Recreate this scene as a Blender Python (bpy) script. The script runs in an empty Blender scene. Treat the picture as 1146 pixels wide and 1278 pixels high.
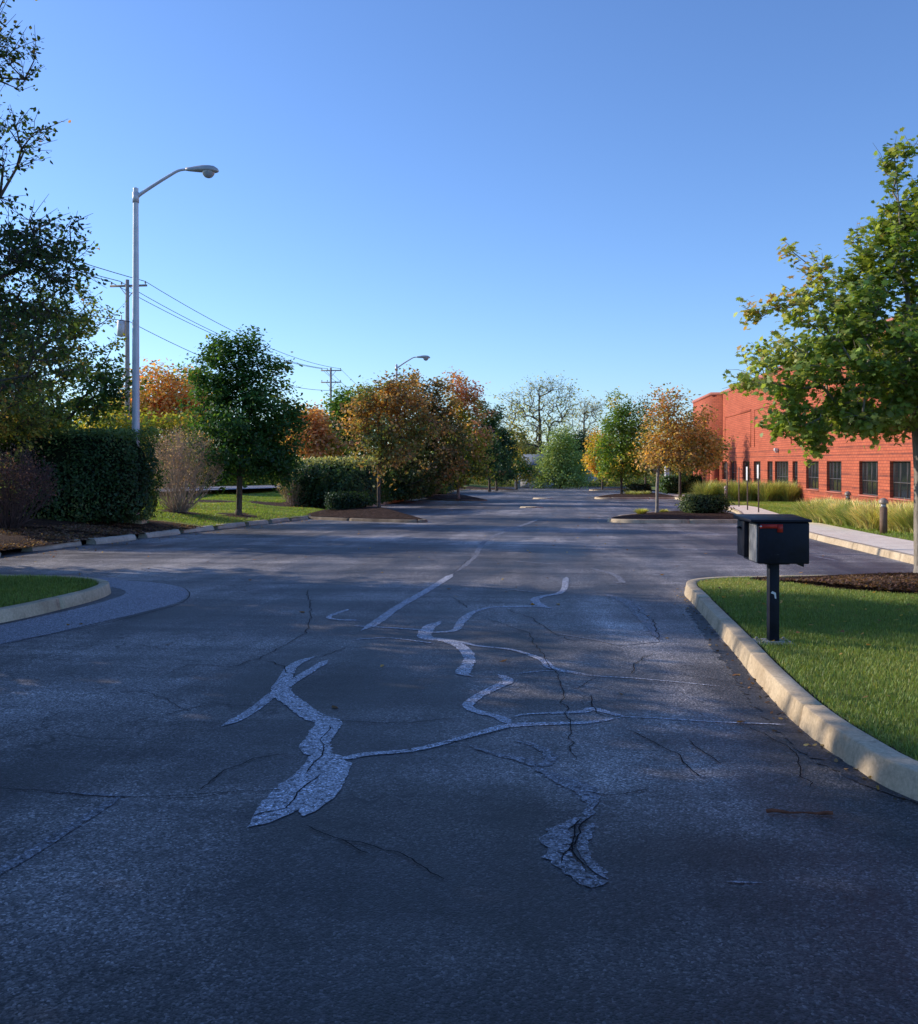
import bpy, math, random
import numpy as np
R=math.radians
rng=np.random.default_rng(7); random.seed(7)
C=bpy.context.scene.collection
F=1150.0; CAMH=1.6; HY=576.0; SL=21.0/1150.0
SHD=np.array([.92,-.39])          # direction in which shadows fall on the ground
ELEV=R(23)
# ------------------------------------------------------------- layout helpers
def gz(y): return -SL*np.clip(y,-60,172)
def G(px,py,h=0.0):
    y=(CAMH-h)*F/(py-597.0); return ((px-573.0)/F*y, y)
def PX(px,y): return (px-573.0)/F*y
def PZ(py,y): return CAMH+(HY-py)/F*y
LK=np.array([(-11,-20),(-10.6,5),(-9.9,14),(-9.36,18.8),(-8.96,21.9),(-8.03,26.4),(-7.1,31.2),(-5.9,36.1),(-5.0,50),(-3.3,80),(-.5,110),(3,140),(7,168),(12,200)])
def kxL(y): return np.interp(y,LK[:,1],LK[:,0])
RK=np.array([(7.9,12.0),(8.45,16.9),(9.0,21.6),(9.3,24.1),(11.0,35.4),(13.6,47),(17,73.6)])
def kxR(y): return np.interp(y,RK[:,1],RK[:,0])
def riseL(x,y):
    d=np.maximum(0,kxL(y)-x); return .11+.85*(1-np.exp(-d/6.0))
def zL(x,y): return float(gz(y)+riseL(x,y))
def zR(x,y): return float(gz(y)+.13)
# ------------------------------------------------------------- object helpers
def tag(o,label=None,cat=None,group=None,kind=None):
    if label: o['label']=label
    if cat: o['category']=cat
    if group: o['group']=group
    if kind: o['kind']=kind
    return o
def empty(name,loc,label=None,cat=None,group=None,rz=0):
    o=bpy.data.objects.new(name,None); C.objects.link(o); o.location=loc; o.rotation_euler=(0,0,rz)
    o.empty_display_size=.1
    return tag(o,label,cat,group)
class MB:
    """collects geometry, builds one mesh"""
    def __init__(s): s.v=[]; s.n=0; s.li=[]; s.lt=[]; s.col=[]
    def add(s,V,faces,col=None):
        V=np.asarray(V,float).reshape(-1,3)
        for f in faces:
            s.li.append(np.asarray(f,int)+s.n); s.lt.append(np.array([len(f)]))
        if col is not None: s.col.append(np.tile(np.asarray(col,float),(len(faces),1)))
        s.v.append(V); s.n+=len(V); return s
    def bulk(s,V,FI,m,col=None):
        """V (k,3); FI flat (nf,m) index array"""
        s.v.append(V); s.li.append((FI+s.n).ravel()); s.lt.append(np.full(len(FI),m)); s.n+=len(V)
        if col is not None: s.col.append(col)
        return s
    def box(s,x0,x1,y0,y1,z0,z1,rz=0,c=(0,0,0)):
        V=np.array([(x,y,z) for z in (z0,z1) for y in (y0,y1) for x in (x0,x1)],float)
        if rz:
            cs,sn=math.cos(rz),math.sin(rz); x=V[:,0]*cs-V[:,1]*sn; y=V[:,0]*sn+V[:,1]*cs; V[:,0]=x; V[:,1]=y
        V+=np.array(c)
        return s.add(V,[(0,2,3,1),(4,5,7,6),(0,1,5,4),(2,6,7,3),(0,4,6,2),(1,3,7,5)])
    def tube(s,pts,rad,n=8,cap=True):
        pts=np.asarray(pts,float); k=len(pts)
        rad=np.broadcast_to(np.asarray(rad,float),(k,))
        T=np.gradient(pts,axis=0); T/=np.linalg.norm(T,axis=1)[:,None]+1e-9
        ref=np.array([0,0,1.0]) if abs(T[:,2]).mean()<.8 else np.array([1.0,0,0])
        A=np.cross(T,ref); A/=np.linalg.norm(A,axis=1)[:,None]+1e-9; B=np.cross(T,A)
        a=np.arange(n)*2*math.pi/n
        V=pts[:,None,:]+rad[:,None,None]*(np.cos(a)[None,:,None]*A[:,None,:]+np.sin(a)[None,:,None]*B[:,None,:])
        f=[]
        for i in range(k-1):
            for j in range(n):
                j2=(j+1)%n; f.append((i*n+j,i*n+j2,(i+1)*n+j2,(i+1)*n+j))
        if cap: f.append(tuple(range(n))[::-1]); f.append(tuple((k-1)*n+j for j in range(n)))
        return s.add(V.reshape(-1,3),f)
    def lathe(s,prof,n=16,c=(0,0,0)):
        a=np.arange(n)*2*math.pi/n
        V=np.array([(r*math.cos(t),r*math.sin(t),z) for r,z in prof for t in a])+np.array(c)
        f=[(i*n+j,i*n+(j+1)%n,(i+1)*n+(j+1)%n,(i+1)*n+j) for i in range(len(prof)-1) for j in range(n)]
        f.append(tuple(range(n))[::-1]); f.append(tuple((len(prof)-1)*n+j for j in range(n)))
        return s.add(V,f)
    def build(s,name,m,parent=None,off=None,smooth=False,bevel=0):
        V=np.concatenate(s.v); LI=np.concatenate(s.li).astype(np.int32); LT=np.concatenate(s.lt).astype(np.int32)
        if off is not None: V=V-np.asarray(off,float)
        me=bpy.data.meshes.new(name)
        me.vertices.add(len(V)); me.vertices.foreach_set('co',V.astype(np.float32).ravel())
        me.loops.add(len(LI)); me.loops.foreach_set('vertex_index',LI)
        me.polygons.add(len(LT)); st=np.concatenate([[0],np.cumsum(LT)[:-1]]).astype(np.int32)
        me.polygons.foreach_set('loop_start',st); me.polygons.foreach_set('loop_total',LT)
        if smooth: me.polygons.foreach_set('use_smooth',np.ones(len(LT),bool))
        me.update(calc_edges=True)
        if s.col:
            col=np.concatenate(s.col); col=np.hstack([col[:,:3],np.ones((len(col),1))])
            at=me.attributes.new('tint','FLOAT_COLOR','FACE'); at.data.foreach_set('color',col.astype(np.float32).ravel())
        me.validate()
        o=bpy.data.objects.new(name,me); C.objects.link(o)
        if m: me.materials.append(m)
        if parent: o.parent=parent
        if bevel:
            b=o.modifiers.new('bevel','BEVEL'); b.width=bevel; b.segments=2; b.limit_method='ANGLE'
        return o
# ------------------------------------------------------------- materials
class NT:
    def __init__(s,name):
        s.m=bpy.data.materials.new(name); s.m.use_nodes=True; s.t=s.m.node_tree; s.t.nodes.clear()
        s.out=s.n('ShaderNodeOutputMaterial')
    def n(s,t,**k):
        o=s.t.nodes.new(t)
        for a,b in k.items(): setattr(o,a,b)
        return o
    def l(s,a,b): s.t.links.new(a,b)
    def pos(s):
        return s.n('ShaderNodeNewGeometry').outputs['Position']
    def obj(s): return s.n('ShaderNodeTexCoord').outputs['Object']
    def noise(s,vec,scale,detail=4,rough=.6,dist=0):
        o=s.n('ShaderNodeTexNoise'); s.l(vec,o.inputs['Vector']); o.inputs['Scale'].default_value=scale
        o.inputs['Detail'].default_value=detail; o.inputs['Roughness'].default_value=rough; o.inputs['Distortion'].default_value=dist
        return o.outputs['Fac']
    def ramp(s,fac,stops,interp='LINEAR'):
        o=s.n('ShaderNodeValToRGB'); s.l(fac,o.inputs[0]); cr=o.color_ramp; cr.interpolation=interp
        while len(cr.elements)<len(stops): cr.elements.new(.5)
        for e,(p,c) in zip(cr.elements,stops):
            e.position=p; e.color=(c,c,c,1) if isinstance(c,(int,float)) else (*c,1)
        return o.outputs[0]
    def mix(s,f,a,b,mode='MIX'):
        o=s.n('ShaderNodeMix',data_type='RGBA',blend_type=mode)
        for v,i in ((f,0),(a,6),(b,7)):
            if isinstance(v,(int,float)): o.inputs[i].default_value=v if i==0 else (v,v,v,1)
            elif isinstance(v,tuple): o.inputs[i].default_value=(*v,1)
            else: s.l(v,o.inputs[i])
        return o.outputs[2]
    def math(s,op,a,b=0.0,c=None):
        o=s.n('ShaderNodeMath',operation=op)
        for i,v in enumerate((a,b,c)):
            if v is None: continue
            if isinstance(v,(int,float)): o.inputs[i].default_value=v
            else: s.l(v,o.inputs[i])
        return o.outputs[0]
    def mapping(s,vec,scale=(1,1,1),rot=(0,0,0)):
        o=s.n('ShaderNodeMapping'); s.l(vec,o.inputs[0]); o.inputs['Scale'].default_value=scale; o.inputs['Rotation'].default_value=rot
        return o.outputs[0]
    def bump(s,h,st=.5,dist=.01,nrm=None):
        o=s.n('ShaderNodeBump'); s.l(h,o.inputs['Height']); o.inputs['Strength'].default_value=st; o.inputs['Distance'].default_value=dist
        if nrm: s.l(nrm,o.inputs['Normal'])
        return o.outputs[0]
    def princ(s,col,rough=.8,spec=.3,metal=0,nrm=None,trans=0):
        o=s.n('ShaderNodeBsdfPrincipled')
        for k,v in (('Base Color',col),('Roughness',rough),('Specular IOR Level',spec),('Metallic',metal),('Transmission Weight',trans)):
            if isinstance(v,(int,float)): 
                o.inputs[k].default_value=(v,v,v,1) if k=='Base Color' else v
            elif isinstance(v,tuple): o.inputs[k].default_value=(*v,1)
            else: s.l(v,o.inputs[k])
        if nrm: s.l(nrm,o.inputs['Normal'])
        s.l(o.outputs[0],s.out.inputs[0]); return o
def simple(name,col,rough=.6,spec=.4,metal=0,var=.25,scale=8,bump=0):
    t=NT(name); p=t.obj(); n=t.noise(p,scale,5)
    c=t.mix(t.ramp(n,[(.3,0.0),(.7,1.0)]),tuple(x*(1-var) for x in col),tuple(min(1,x*(1+var)) for x in col))
    nr=t.bump(t.noise(p,scale*6,3),.3,bump) if bump else None
    t.princ(c,rough,spec,metal,nr); return t.m
def leafmat(name,trans=.45,gloss=.02,tr=(1.3,1.2,.5),gain=2.05):
    t=NT(name); a=t.mix(1.0,t.n('ShaderNodeAttribute',attribute_name='tint').outputs['Color'],gain,'MULTIPLY')
    d=t.n('ShaderNodeBsdfDiffuse'); t.l(a,d.inputs[0])
    tl=t.n('ShaderNodeBsdfTranslucent'); t.l(t.mix(1.0,a,tr,'MULTIPLY'),tl.inputs[0])
    g=t.n('ShaderNodeBsdfGlossy'); g.inputs['Roughness'].default_value=.45; g.inputs[0].default_value=(.8,.9,1,1)
    m1=t.n('ShaderNodeMixShader'); m1.inputs[0].default_value=trans; t.l(d.outputs[0],m1.inputs[1]); t.l(tl.outputs[0],m1.inputs[2])
    m2=t.n('ShaderNodeMixShader'); m2.inputs[0].default_value=gloss; t.l(m1.outputs[0],m2.inputs[1]); t.l(g.outputs[0],m2.inputs[2])
    t.l(m2.outputs[0],t.out.inputs[0]); return t.m
M={}
M['leaf']=leafmat('leaf'); M['grass']=leafmat('grass_blade',.35,.02,(1.2,1.1,.5),2.1)
def barkmat(name,a,b):
    t=NT(name); p=t.mapping(t.obj(),(9,9,2.0)); n=t.noise(p,2.5,6,.7)
    t.princ(t.mix(t.ramp(n,[(.35,0.0),(.65,1.0)]),a,b),.9,.15,0,t.bump(n,.6,.02)); return t.m
M['bark']=barkmat('bark',(.055,.043,.035),(.16,.135,.11))
M['bark_pale']=barkmat('bark_pale',(.17,.15,.13),(.36,.33,.29))
M['twig_dark']=barkmat('dark_twig_bark',(.07,.05,.05),(.17,.12,.11))
M['twig']=barkmat('twig_bark',(.30,.23,.19),(.52,.42,.34))
def asphalt(name,tone=1.0,tint=(1,1,1.04),patch=False,spots=None,holes=0):
    t=NT(name); p=t.pos()
    ax=t.mapping(p,(1,1,1),(0,0,R(6.3)))
    big=t.noise(ax,.16,3,.55); mid=t.noise(t.mapping(ax,(1.6,.5,1)),.55,5,.65,.6)
    streak=t.noise(t.mapping(ax,(.35,1.9,1)),.8,4,.6,.4)
    v=t.math('ADD',t.math('MULTIPLY',big,.5),t.math('ADD',t.math('MULTIPLY',mid,.35),t.math('MULTIPLY',streak,.25)))
    st_=t.ramp(t.noise(t.mapping(ax,(1.4,1.4,1)),1.9,5,.7),[(.34,.62),(.47,1.0)]); wh=t.ramp(t.noise(t.mapping(ax,(1.3,.11,1)),.9,3,.6),[(.40,.78),(.62,1.28)])
    base=t.ramp(v,[(.43,(.018*tone,.019*tone,.024*tone)),(.50,(.050*tone,.050*tone,.056*tone)),(.56,(.108*tone,.105*tone,.11*tone)),(.66,(.24*tone,.235*tone,.24*tone))])
    base=t.mix(1.0,t.mix(1.0,base,st_,'MULTIPLY'),wh,'MULTIPLY')
    if patch: base=(.072*tone,.071*tone,.080*tone)
    # aggregate
    vo=t.n('ShaderNodeTexVoronoi'); t.l(p,vo.inputs['Vector']); vo.inputs['Scale'].default_value=105
    sep=t.n('ShaderNodeSeparateColor'); t.l(vo.outputs['Color'],sep.inputs[0])
    st=t.ramp(sep.outputs[0],[(0,.25),(.25,.6),(.65,1.1),(.9,1.8),(1,3.0)])
    agg=t.mix(1.0,base,st,'MULTIPLY')
    fine=t.noise(p,170,3,.7); agg=t.mix(1.0,agg,t.ramp(fine,[(.3,.55),(.7,1.45)]),'MULTIPLY')
    col=agg
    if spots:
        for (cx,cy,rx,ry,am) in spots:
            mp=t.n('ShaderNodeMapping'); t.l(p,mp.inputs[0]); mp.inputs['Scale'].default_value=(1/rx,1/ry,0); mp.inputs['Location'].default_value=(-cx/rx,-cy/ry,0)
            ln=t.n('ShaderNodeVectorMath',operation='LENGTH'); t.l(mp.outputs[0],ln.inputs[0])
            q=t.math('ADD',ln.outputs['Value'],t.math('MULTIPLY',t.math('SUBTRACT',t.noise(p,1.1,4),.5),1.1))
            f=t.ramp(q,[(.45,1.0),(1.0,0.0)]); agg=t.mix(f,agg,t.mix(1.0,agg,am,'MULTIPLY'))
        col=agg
    if not patch:
        # fine crack net
        dn=t.n('ShaderNodeTexNoise'); t.l(p,dn.inputs['Vector']); dn.inputs['Scale'].default_value=2.3; dn.inputs['Detail'].default_value=6
        dv=t.n('ShaderNodeVectorMath',operation='MULTIPLY_ADD'); t.l(dn.outputs['Color'],dv.inputs[0]); dv.inputs[1].default_value=(1.1,1.1,0); t.l(p,dv.inputs[2])
        c1=t.n('ShaderNodeTexVoronoi',feature='DISTANCE_TO_EDGE'); t.l(dv.outputs[0],c1.inputs['Vector']); c1.inputs['Scale'].default_value=.62
        msk=t.ramp(t.noise(p,.42,3),[(.47,0.0),(.56,1.0)])
        w=t.math('MULTIPLY',t.math('LESS_THAN',c1.outputs['Distance'],t.math('MULTIPLY',t.noise(p,6,2),.010)),msk)
        c2=t.n('ShaderNodeTexVoronoi',feature='DISTANCE_TO_EDGE'); t.l(dv.outputs[0],c2.inputs['Vector']); c2.inputs['Scale'].default_value=2.6
        msk2=t.ramp(t.noise(p,.31,2),[(.52,0.0),(.60,1.0)])
        w2=t.math('MULTIPLY',t.math('LESS_THAN',c2.outputs['Distance'],t.math('MULTIPLY',t.noise(p,9,2),.022)),msk2)
        w=t.math('MAXIMUM',w,t.math('MULTIPLY',w2,.6))
        col=t.mix(t.math('MULTIPLY',w,.75),agg,(.012,.012,.015))
    col=t.mix(1.0,col,tint,'MULTIPLY')
    h=t.math('ADD',t.math('MULTIPLY',vo.outputs['Distance'],-1.0),t.math('MULTIPLY',fine,.5))
    t.princ(col,t.ramp(mid,[(.3,.50),(.7,.72)]),.5,0,t.bump(h,.5 if not patch else .1,.006,t.bump(t.noise(p,1.3,3),.5,.03)))
    if holes:
        b=[n_ for n_ in t.t.nodes if n_.type=='BSDF_PRINCIPLED'][0]; tr=t.n('ShaderNodeBsdfTransparent'); ms=t.n('ShaderNodeMixShader')
        f=t.ramp(t.noise(p,23,6,.8),[(.60-holes*.28,0.0),(.66-holes*.12,1.0)]); t.l(f,ms.inputs[0]); t.l(b.outputs[0],ms.inputs[1]); t.l(tr.outputs[0],ms.inputs[2]); t.l(ms.outputs[0],t.out.inputs[0])
    return t.m
M['asphalt']=asphalt('asphalt',1.12,(1.04,1.0,.97),False,[(1.95,10.6,.55,3.2,1.75),(-3.2,9.3,2.0,1.6,1.3),(-.2,4.4,1.2,.5,.42),(1.05,3.95,.75,.3,.36),(0,2.7,3.5,1.1,.62),(2.0,4.6,.6,1.5,.55),(2.1,7.2,.45,2.5,.65),(-.3,6.6,.9,.7,.72),(-2.2,5.0,1.2,.9,1.2),(.6,5.2,.8,.7,1.35),(0,25,9,6,1.25),(-1.8,13.5,2.6,2.2,1.5),(.3,9.0,1.2,1.3,.6),(-1.0,7.2,1.0,.6,.6),(1.6,6.3,.5,.9,1.5),(-3.6,6.8,1.6,.8,1.4),(-1.4,4.9,.5,.35,.7),(-.9,3.2,1.6,.45,1.25)])  # spots: some dark ones paint foliage shade, the rest is wear and sealing
M['asphalt_patch']=asphalt('asphalt_patch',2.9,(1,1.02,1.08),True)
M['seal']=asphalt('crack_seal',4.9,(.96,1,1.03),True,None,.22)
M['seal2']=asphalt('worn_line',2.5,(.98,1,1.02),True,None,.30)
M['crack']=simple('crack',(.012,.012,.014),.9,.1)
M['gutter']=asphalt('gutter_seal',.5,(1,1,1.05),True)
def concrete(name,a,b,joint=0):
    t=NT(name); p=t.pos(); n=t.noise(p,1.6,6,.65); n2=t.noise(p,38,4,.7)
    c=t.mix(t.ramp(n,[(.35,0.0),(.65,1.0)]),a,b); c=t.mix(1.0,c,t.ramp(n2,[(.25,.72),(.6,1.08),(.8,1.2)]),'MULTIPLY')
    st=t.ramp(t.noise(t.mapping(p,(2,2,.7)),3.2,4,.7),[(.56,1.0),(.72,.55)]); c=t.mix(.8,c,st,'MULTIPLY')
    t.princ(c,.88,.25,0,t.bump(n2,.35,.004)); return t.m
M['kerb']=concrete('kerb_concrete',(.42,.33,.22),(.64,.53,.37))
M['walk']=concrete('pale_concrete',(.74,.64,.52),(.88,.79,.66))
M['stone']=concrete('block_concrete',(.36,.32,.26),(.58,.53,.44))
def soil(name,a,b,c_):
    t=NT(name); p=t.pos(); v=t.n('ShaderNodeTexVoronoi'); t.l(t.mapping(p,(1,1.6,1)),v.inputs['Vector']); v.inputs['Scale'].default_value=26
    sp=t.n('ShaderNodeSeparateColor'); t.l(v.outputs['Color'],sp.inputs[0])
    c=t.ramp(sp.outputs[0],[(0,a),(.6,b),(1,c_)]); c=t.mix(1.0,c,t.ramp(t.noise(p,5,4),[(.3,.6),(.7,1.3)]),'MULTIPLY')
    t.princ(c,.95,.1,0,t.bump(t.math('ADD',v.outputs['Distance'],t.noise(p,60,3)),1,.03)); return t.m
M['mulch']=soil('mulch',(.020,.012,.009),(.055,.032,.024),(.14,.09,.07))
def lawnmat(name,masked):
    t=NT(name); p=t.pos(); n=t.noise(p,.7,5,.6); n2=t.noise(p,30,4,.75)
    c=t.ramp(n,[(.3,(.17,.21,.05)),(.5,(.25,.29,.07)),(.68,(.36,.36,.12))])
    c=t.mix(1.0,c,t.ramp(n2,[(.3,.5),(.7,1.35)]),'MULTIPLY')
    nr=t.bump(n2,.9,.04)
    if masked:
        a=t.n('ShaderNodeAttribute',attribute_name='tint').outputs['Color']; sp=t.n('ShaderNodeSeparateColor'); t.l(a,sp.inputs[0])
        e=t.math('GREATER_THAN',t.math('ADD',sp.outputs[0],t.math('MULTIPLY',t.math('SUBTRACT',t.noise(p,2.4,4),.5),.7)),.5)
        mc=t.mix(1.0,t.ramp(t.noise(p,26,3,.8),[(.3,(.022,.014,.010)),(.5,(.065,.040,.030)),(.72,(.17,.12,.09))]),t.ramp(t.noise(p,1.5,3),[(.3,.7),(.7,1.3)]),'MULTIPLY')
        c=t.mix(e,c,mc)
    t.princ(c,.95,.1,0,nr); return t.m
M['lawn']=lawnmat('lawn',False); M['verge']=lawnmat('verge',True)
M['ground']=simple('far_ground',(.075,.10,.035),.95,.1,var=.4,scale=.08)
M['galv']=simple('galvanised_steel',(.62,.63,.66),.5,.5,.25,.12,3)
M['lamp_grey']=simple('lamp_housing',(.42,.43,.44),.5,.4,.2,.1,6)
M['wood']=simple('weathered_wood',(.34,.30,.27),.9,.1,0,.3,6)
M['dark_wood']=simple('brown_wood',(.10,.045,.025),.9,.1,0,.3,6)
M['wire']=simple('wire',(.03,.03,.032),.6,.3)
M['ceramic']=simple('insulator',(.25,.25,.26),.4,.5)
M['sign']=simple('sign_white',(.72,.73,.74),.5,.4,0,.08,5)
M['signpost']=simple('sign_post',(.13,.10,.085),.7,.3,0,.25,6)
M['white']=simple('white_paint',(.75,.75,.73),.5,.4,0,.05,4)
M['stick']=simple('reddish_bark',(.19,.075,.045),.9,.1,0,.4,20,.004)
# glass
t=NT('window_glass'); t.princ((.02,.025,.03),.05,.9); M['glass']=t.m
t=NT('lens_glass'); t.princ((.34,.36,.38),.12,.7); M['lens']=t.m
# ------------------------------------------------------------- ground sheets
def grid(name,xs_f,ys,m,zf,mask=None,**k):
    """xs_f(y)-> array of x"""
    mb=MB(); rows=[xs_f(y) for y in ys]; nx=len(rows[0])
    X=np.array(rows); Y=np.repeat(np.array(ys,float)[:,None],nx,1); Z=zf(X,Y)
    V=np.stack([X,Y,Z],-1).reshape(-1,3)
    i,j=np.meshgrid(np.arange(len(ys)-1),np.arange(nx-1),indexing='ij'); a=(i*nx+j).ravel()
    FI=np.stack([a,a+1,a+nx+1,a+nx],1)
    col=None
    if mask is not None:
        cx=V[FI].mean(1); mm=mask(cx[:,0],cx[:,1]); col=np.stack([mm,mm,mm],1)
    mb.bulk(V,FI,4,col); o=mb.build(name,m,smooth=True); o['kind']='structure'; return o
far=np.array([-2500,-900,-300,-120,-60,-30,-10,10,30,60,120,300,900,2500.])
grid('ground',lambda y:far,[-300,-60,0,60,120,172,200,300,600,1200,3000],M['ground'],lambda X,Y:gz(Y)-.35)
# parking lot asphalt
LOTY=163
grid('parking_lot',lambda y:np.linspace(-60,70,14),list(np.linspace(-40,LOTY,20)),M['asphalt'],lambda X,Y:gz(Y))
# left verge with beds of mulch
dd=np.array([0,.15,.3,.5,.8,1.1,1.5,2,2.5,3,3.5,4,5,6,8,10,13,17,22,30,45,70,120,250.])
def bump2(x,y): return .03*np.sin(x*1.7+y*.6)+.03*np.sin(y*1.1-x*.9+2)
def mulchL(x,y):
    d=kxL(y)-x
    m=((y<28.3)&(d<4.2))|((y>42)&(y<62)&(d<3.0))|((y>62)&(y<150)&(d<2.2))
    m|=((x+9.6)**2+(y-31.6)**2<.5)|((x+7.95)**2+(y-33)**2<.55)|((x+8)**2+(y-42)**2<2.5)
    m|=((x+10.6)**2/.8+(y-40.5)**2/1.2<1)
    return m.astype(float)
grid('verge',lambda y:kxL(y)-.04-dd[::-1],list(np.arange(-20,60,.6))+list(np.arange(60,200,4)),M['verge'],
     lambda X,Y:gz(Y)+riseL(X,Y)+bump2(X,Y)*np.clip((kxL(Y)-X)/1.5,0,1),mulchL)
# street beyond the verge
def zst(X,Y): return gz(Y)+.11+.85+.05+0*X
grid('street',lambda y:np.array([-25.5,-22,-18.0])+.115*y,list(np.arange(-20,190,3)),M['asphalt_patch'],zst)
# right lawn
dr=np.array([0,.5,1,2,3,5,8,12,20,40,80.])
grid('lawn',lambda y:kxR(y)+.12+dr,list(np.linspace(15.2,73.2,60)),M['lawn'],lambda X,Y:gz(Y)+.125)
grid('lawn_behind_entrance',lambda y:20.5+.115*(y-80)+dr,list(np.linspace(84,190,20)),M['lawn'],lambda X,Y:gz(Y)+.12)
grid('far_lawn',lambda y:np.linspace(-20,120,12),[LOTY-.5,166,180,200,260],M['lawn'],lambda X,Y:gz(Y)+.10)
# right walk
def walkx(y): return kxR(y)+.17
grid('footpath',lambda y:walkx(y)+np.array([0,1.45]),list(np.linspace(15.3,50,24)),M['walk'],lambda X,Y:gz(Y)+.134)
grid('entrance_path',lambda y:np.array([15.5,24])+.12*(y-76),[76.5,79,82,85.0],M['walk'],lambda X,Y:gz(Y)+.10)
# kerb sweep
def sm(pts,n=8):
    pts=np.asarray(pts,float); out=[]
    P=np.vstack([2*pts[0]-pts[1],pts,2*pts[-1]-pts[-2]])
    for i in range(1,len(P)-2):
        for t_ in np.linspace(0,1,n,endpoint=False):
            a,b,c,d=P[i-1],P[i],P[i+1],P[i+2]
            out.append(.5*((2*b)+(-a+c)*t_+(2*a-5*b+4*c-d)*t_**2+(-a+3*b-3*c+d)*t_**3))
    out.append(pts[-1]); return np.array(out)
def resample(P,step):
    d=np.concatenate([[0],np.cumsum(np.linalg.norm(np.diff(P,axis=0),axis=1))])
    s=np.linspace(0,d[-1],max(2,int(d[-1]/step)+1)); return np.stack([np.interp(s,d,P[:,k]) for k in range(P.shape[1])],1)
M['kerb_dirty']=concrete('dirty_kerb',(.14,.11,.085),(.34,.28,.21))
def kerb(name,pts,side=1,h=.14,w=.155,joint=1.8,n=8,mat='kerb'):
    P=resample(sm(pts,n),.15 if n>1 else .5); T=np.gradient(P,axis=0); T/=np.linalg.norm(T,axis=1)[:,None]
    N=np.stack([T[:,1],-T[:,0]],1)*side      # towards the inside
    prof=[(-.020,-.05),(-.012,.0),(.016,h-.010),(.020,h-.003),(.027,h),(w-.012,h+.003),(w,h-.008),(w,-.05)]
    mb=MB(); per=max(2,int(joint/(.15 if n>1 else .5))); i=0; L=len(P)
    while i<L-1:
        j=min(i+per,L-1); q=P[i:j+1].copy(); nn=N[i:j+1]
        q[0]+=T[i]*.013; q[-1]-=T[j]*.013
        off=random.uniform(-.004,.004); hh=random.uniform(-.004,.004)
        V=np.array([[(q[a,0]+nn[a,0]*(u+off),q[a,1]+nn[a,1]*(u+off),gz(q[a,1])+v+(hh if v>0 else 0)) for u,v in prof] for a in range(len(q))])
        k=len(prof); f=[(a*k+b,(a+1)*k+b,(a+1)*k+b+1,a*k+b+1) for a in range(len(q)-1) for b in range(k-1)]
        f.append(tuple(range(k))); f.append(tuple((len(q)-1)*k+b for b in range(k))[::-1])
        mb.add(V.reshape(-1,3),f); i=j
    o=mb.build(name,M[mat]); o['kind']='structure'; return P,N
def inset(P,N,d): return P+N*d
def lid(name,poly,m,hf,kind='structure'):
    """filled polygon with interior height function; fan of rings towards centroid"""
    poly=np.asarray(poly,float); c=poly.mean(0); rings=[0,.06,.15,.3,.45,.6,.8]
    V=[];n=len(poly)
    for r in rings:
        q=poly*(1-r)+c*r
        for x,y in q: V.append((x,y,gz(y)+hf(r)))
    V.append((c[0],c[1],gz(c[1])+hf(1)))
    f=[(a*n+b,a*n+(b+1)%n,(a+1)*n+(b+1)%n,(a+1)*n+b) for a in range(len(rings)-1) for b in range(n)]
    L=len(rings)-1; f+= [(L*n+b,L*n+(b+1)%n,len(V)-1) for b in range(n)]
    o=MB().add(V,f).build(name,m,smooth=True); o['kind']='structure'; return o
# near right island
ISL=[(5.6,2.75),(3.7,3.15),(2.75,3.8),(2.275,4.566),(2.19,5.154),(2.205,5.974),(2.36,7.27),(2.5,8.21),(2.70,9.63),(3.0,11.8),(3.12,12.7),(3.35,13.35),(3.85,13.72),(4.6,13.85),(6,13.95),(9.5,14.1),(14,14.2)]
P,N=kerb('kerb',ISL,1)
inn=inset(P,N,.165)
poly=np.vstack([inn,[(14,4)],[(9,3)]])
isl_poly=poly
def fillpoly(name,poly,m,h,wob=0):
    """constrained grid fill: triangulated by bpy n-gon"""
    V=[(x,y,float(gz(y))+h) for x,y in poly]
    o=MB().add(V,[tuple(range(len(V)))]).build(name,m); o['kind']='structure'; return o
fillpoly('island_lawn',poly,M['lawn'],.118)
# narrow dirt line behind the kerb and the mulch bed
def ribbon(name,pts,w,m,h=.004,jit=.15,step=.05,smooth=4,taper=True,mb=None,seed=None,raw=False):
    r=np.random.default_rng(seed if seed is not None else int(abs(pts[0][0]*977+pts[0][1]*131))%99991)
    P=np.asarray(pts,float) if raw else sm(pts,smooth); P=resample(P,step)
    if len(P)<3: P=resample(P,step/4)
    T=np.gradient(P,axis=0); T/=np.linalg.norm(T,axis=1)[:,None]+1e-9; N=np.stack([-T[:,1],T[:,0]],1); k=len(P)
    def rough():
        e=np.cumsum(r.normal(0,.35,k)); e-=np.linspace(e[0],e[-1],k); e=e/(np.abs(e).max()+1e-6)*.6+r.normal(0,.35,k); return 1+jit*e
    ww=np.broadcast_to(np.interp(np.linspace(0,1,k),np.linspace(0,1,len(w)),w) if hasattr(w,'__len__') else w,(k,)).copy()
    if taper: ww*=np.clip(np.minimum(np.arange(k),np.arange(k)[::-1])/max(2,k*.06),.15,1)
    A=P+N*(ww/2*rough())[:,None]; B=P-N*(ww/2*rough())[:,None]
    V=np.empty((2*k,3)); V[0::2,:2]=A; V[1::2,:2]=B; V[:,2]=gz(V[:,1])+h
    a=np.arange(k-1)*2; FI=np.stack([a+1,a+3,a+2,a],1)
    own=mb is None
    if own: mb=MB()
    mb.bulk(V,FI,4)
    if own: o=mb.build(name,m); o['kind']='structure'; return o
ribbon('soil_edge',inset(P,N,.175)[20:100],.05,M['mulch'],.121,.8,.06,raw=True)
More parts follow.
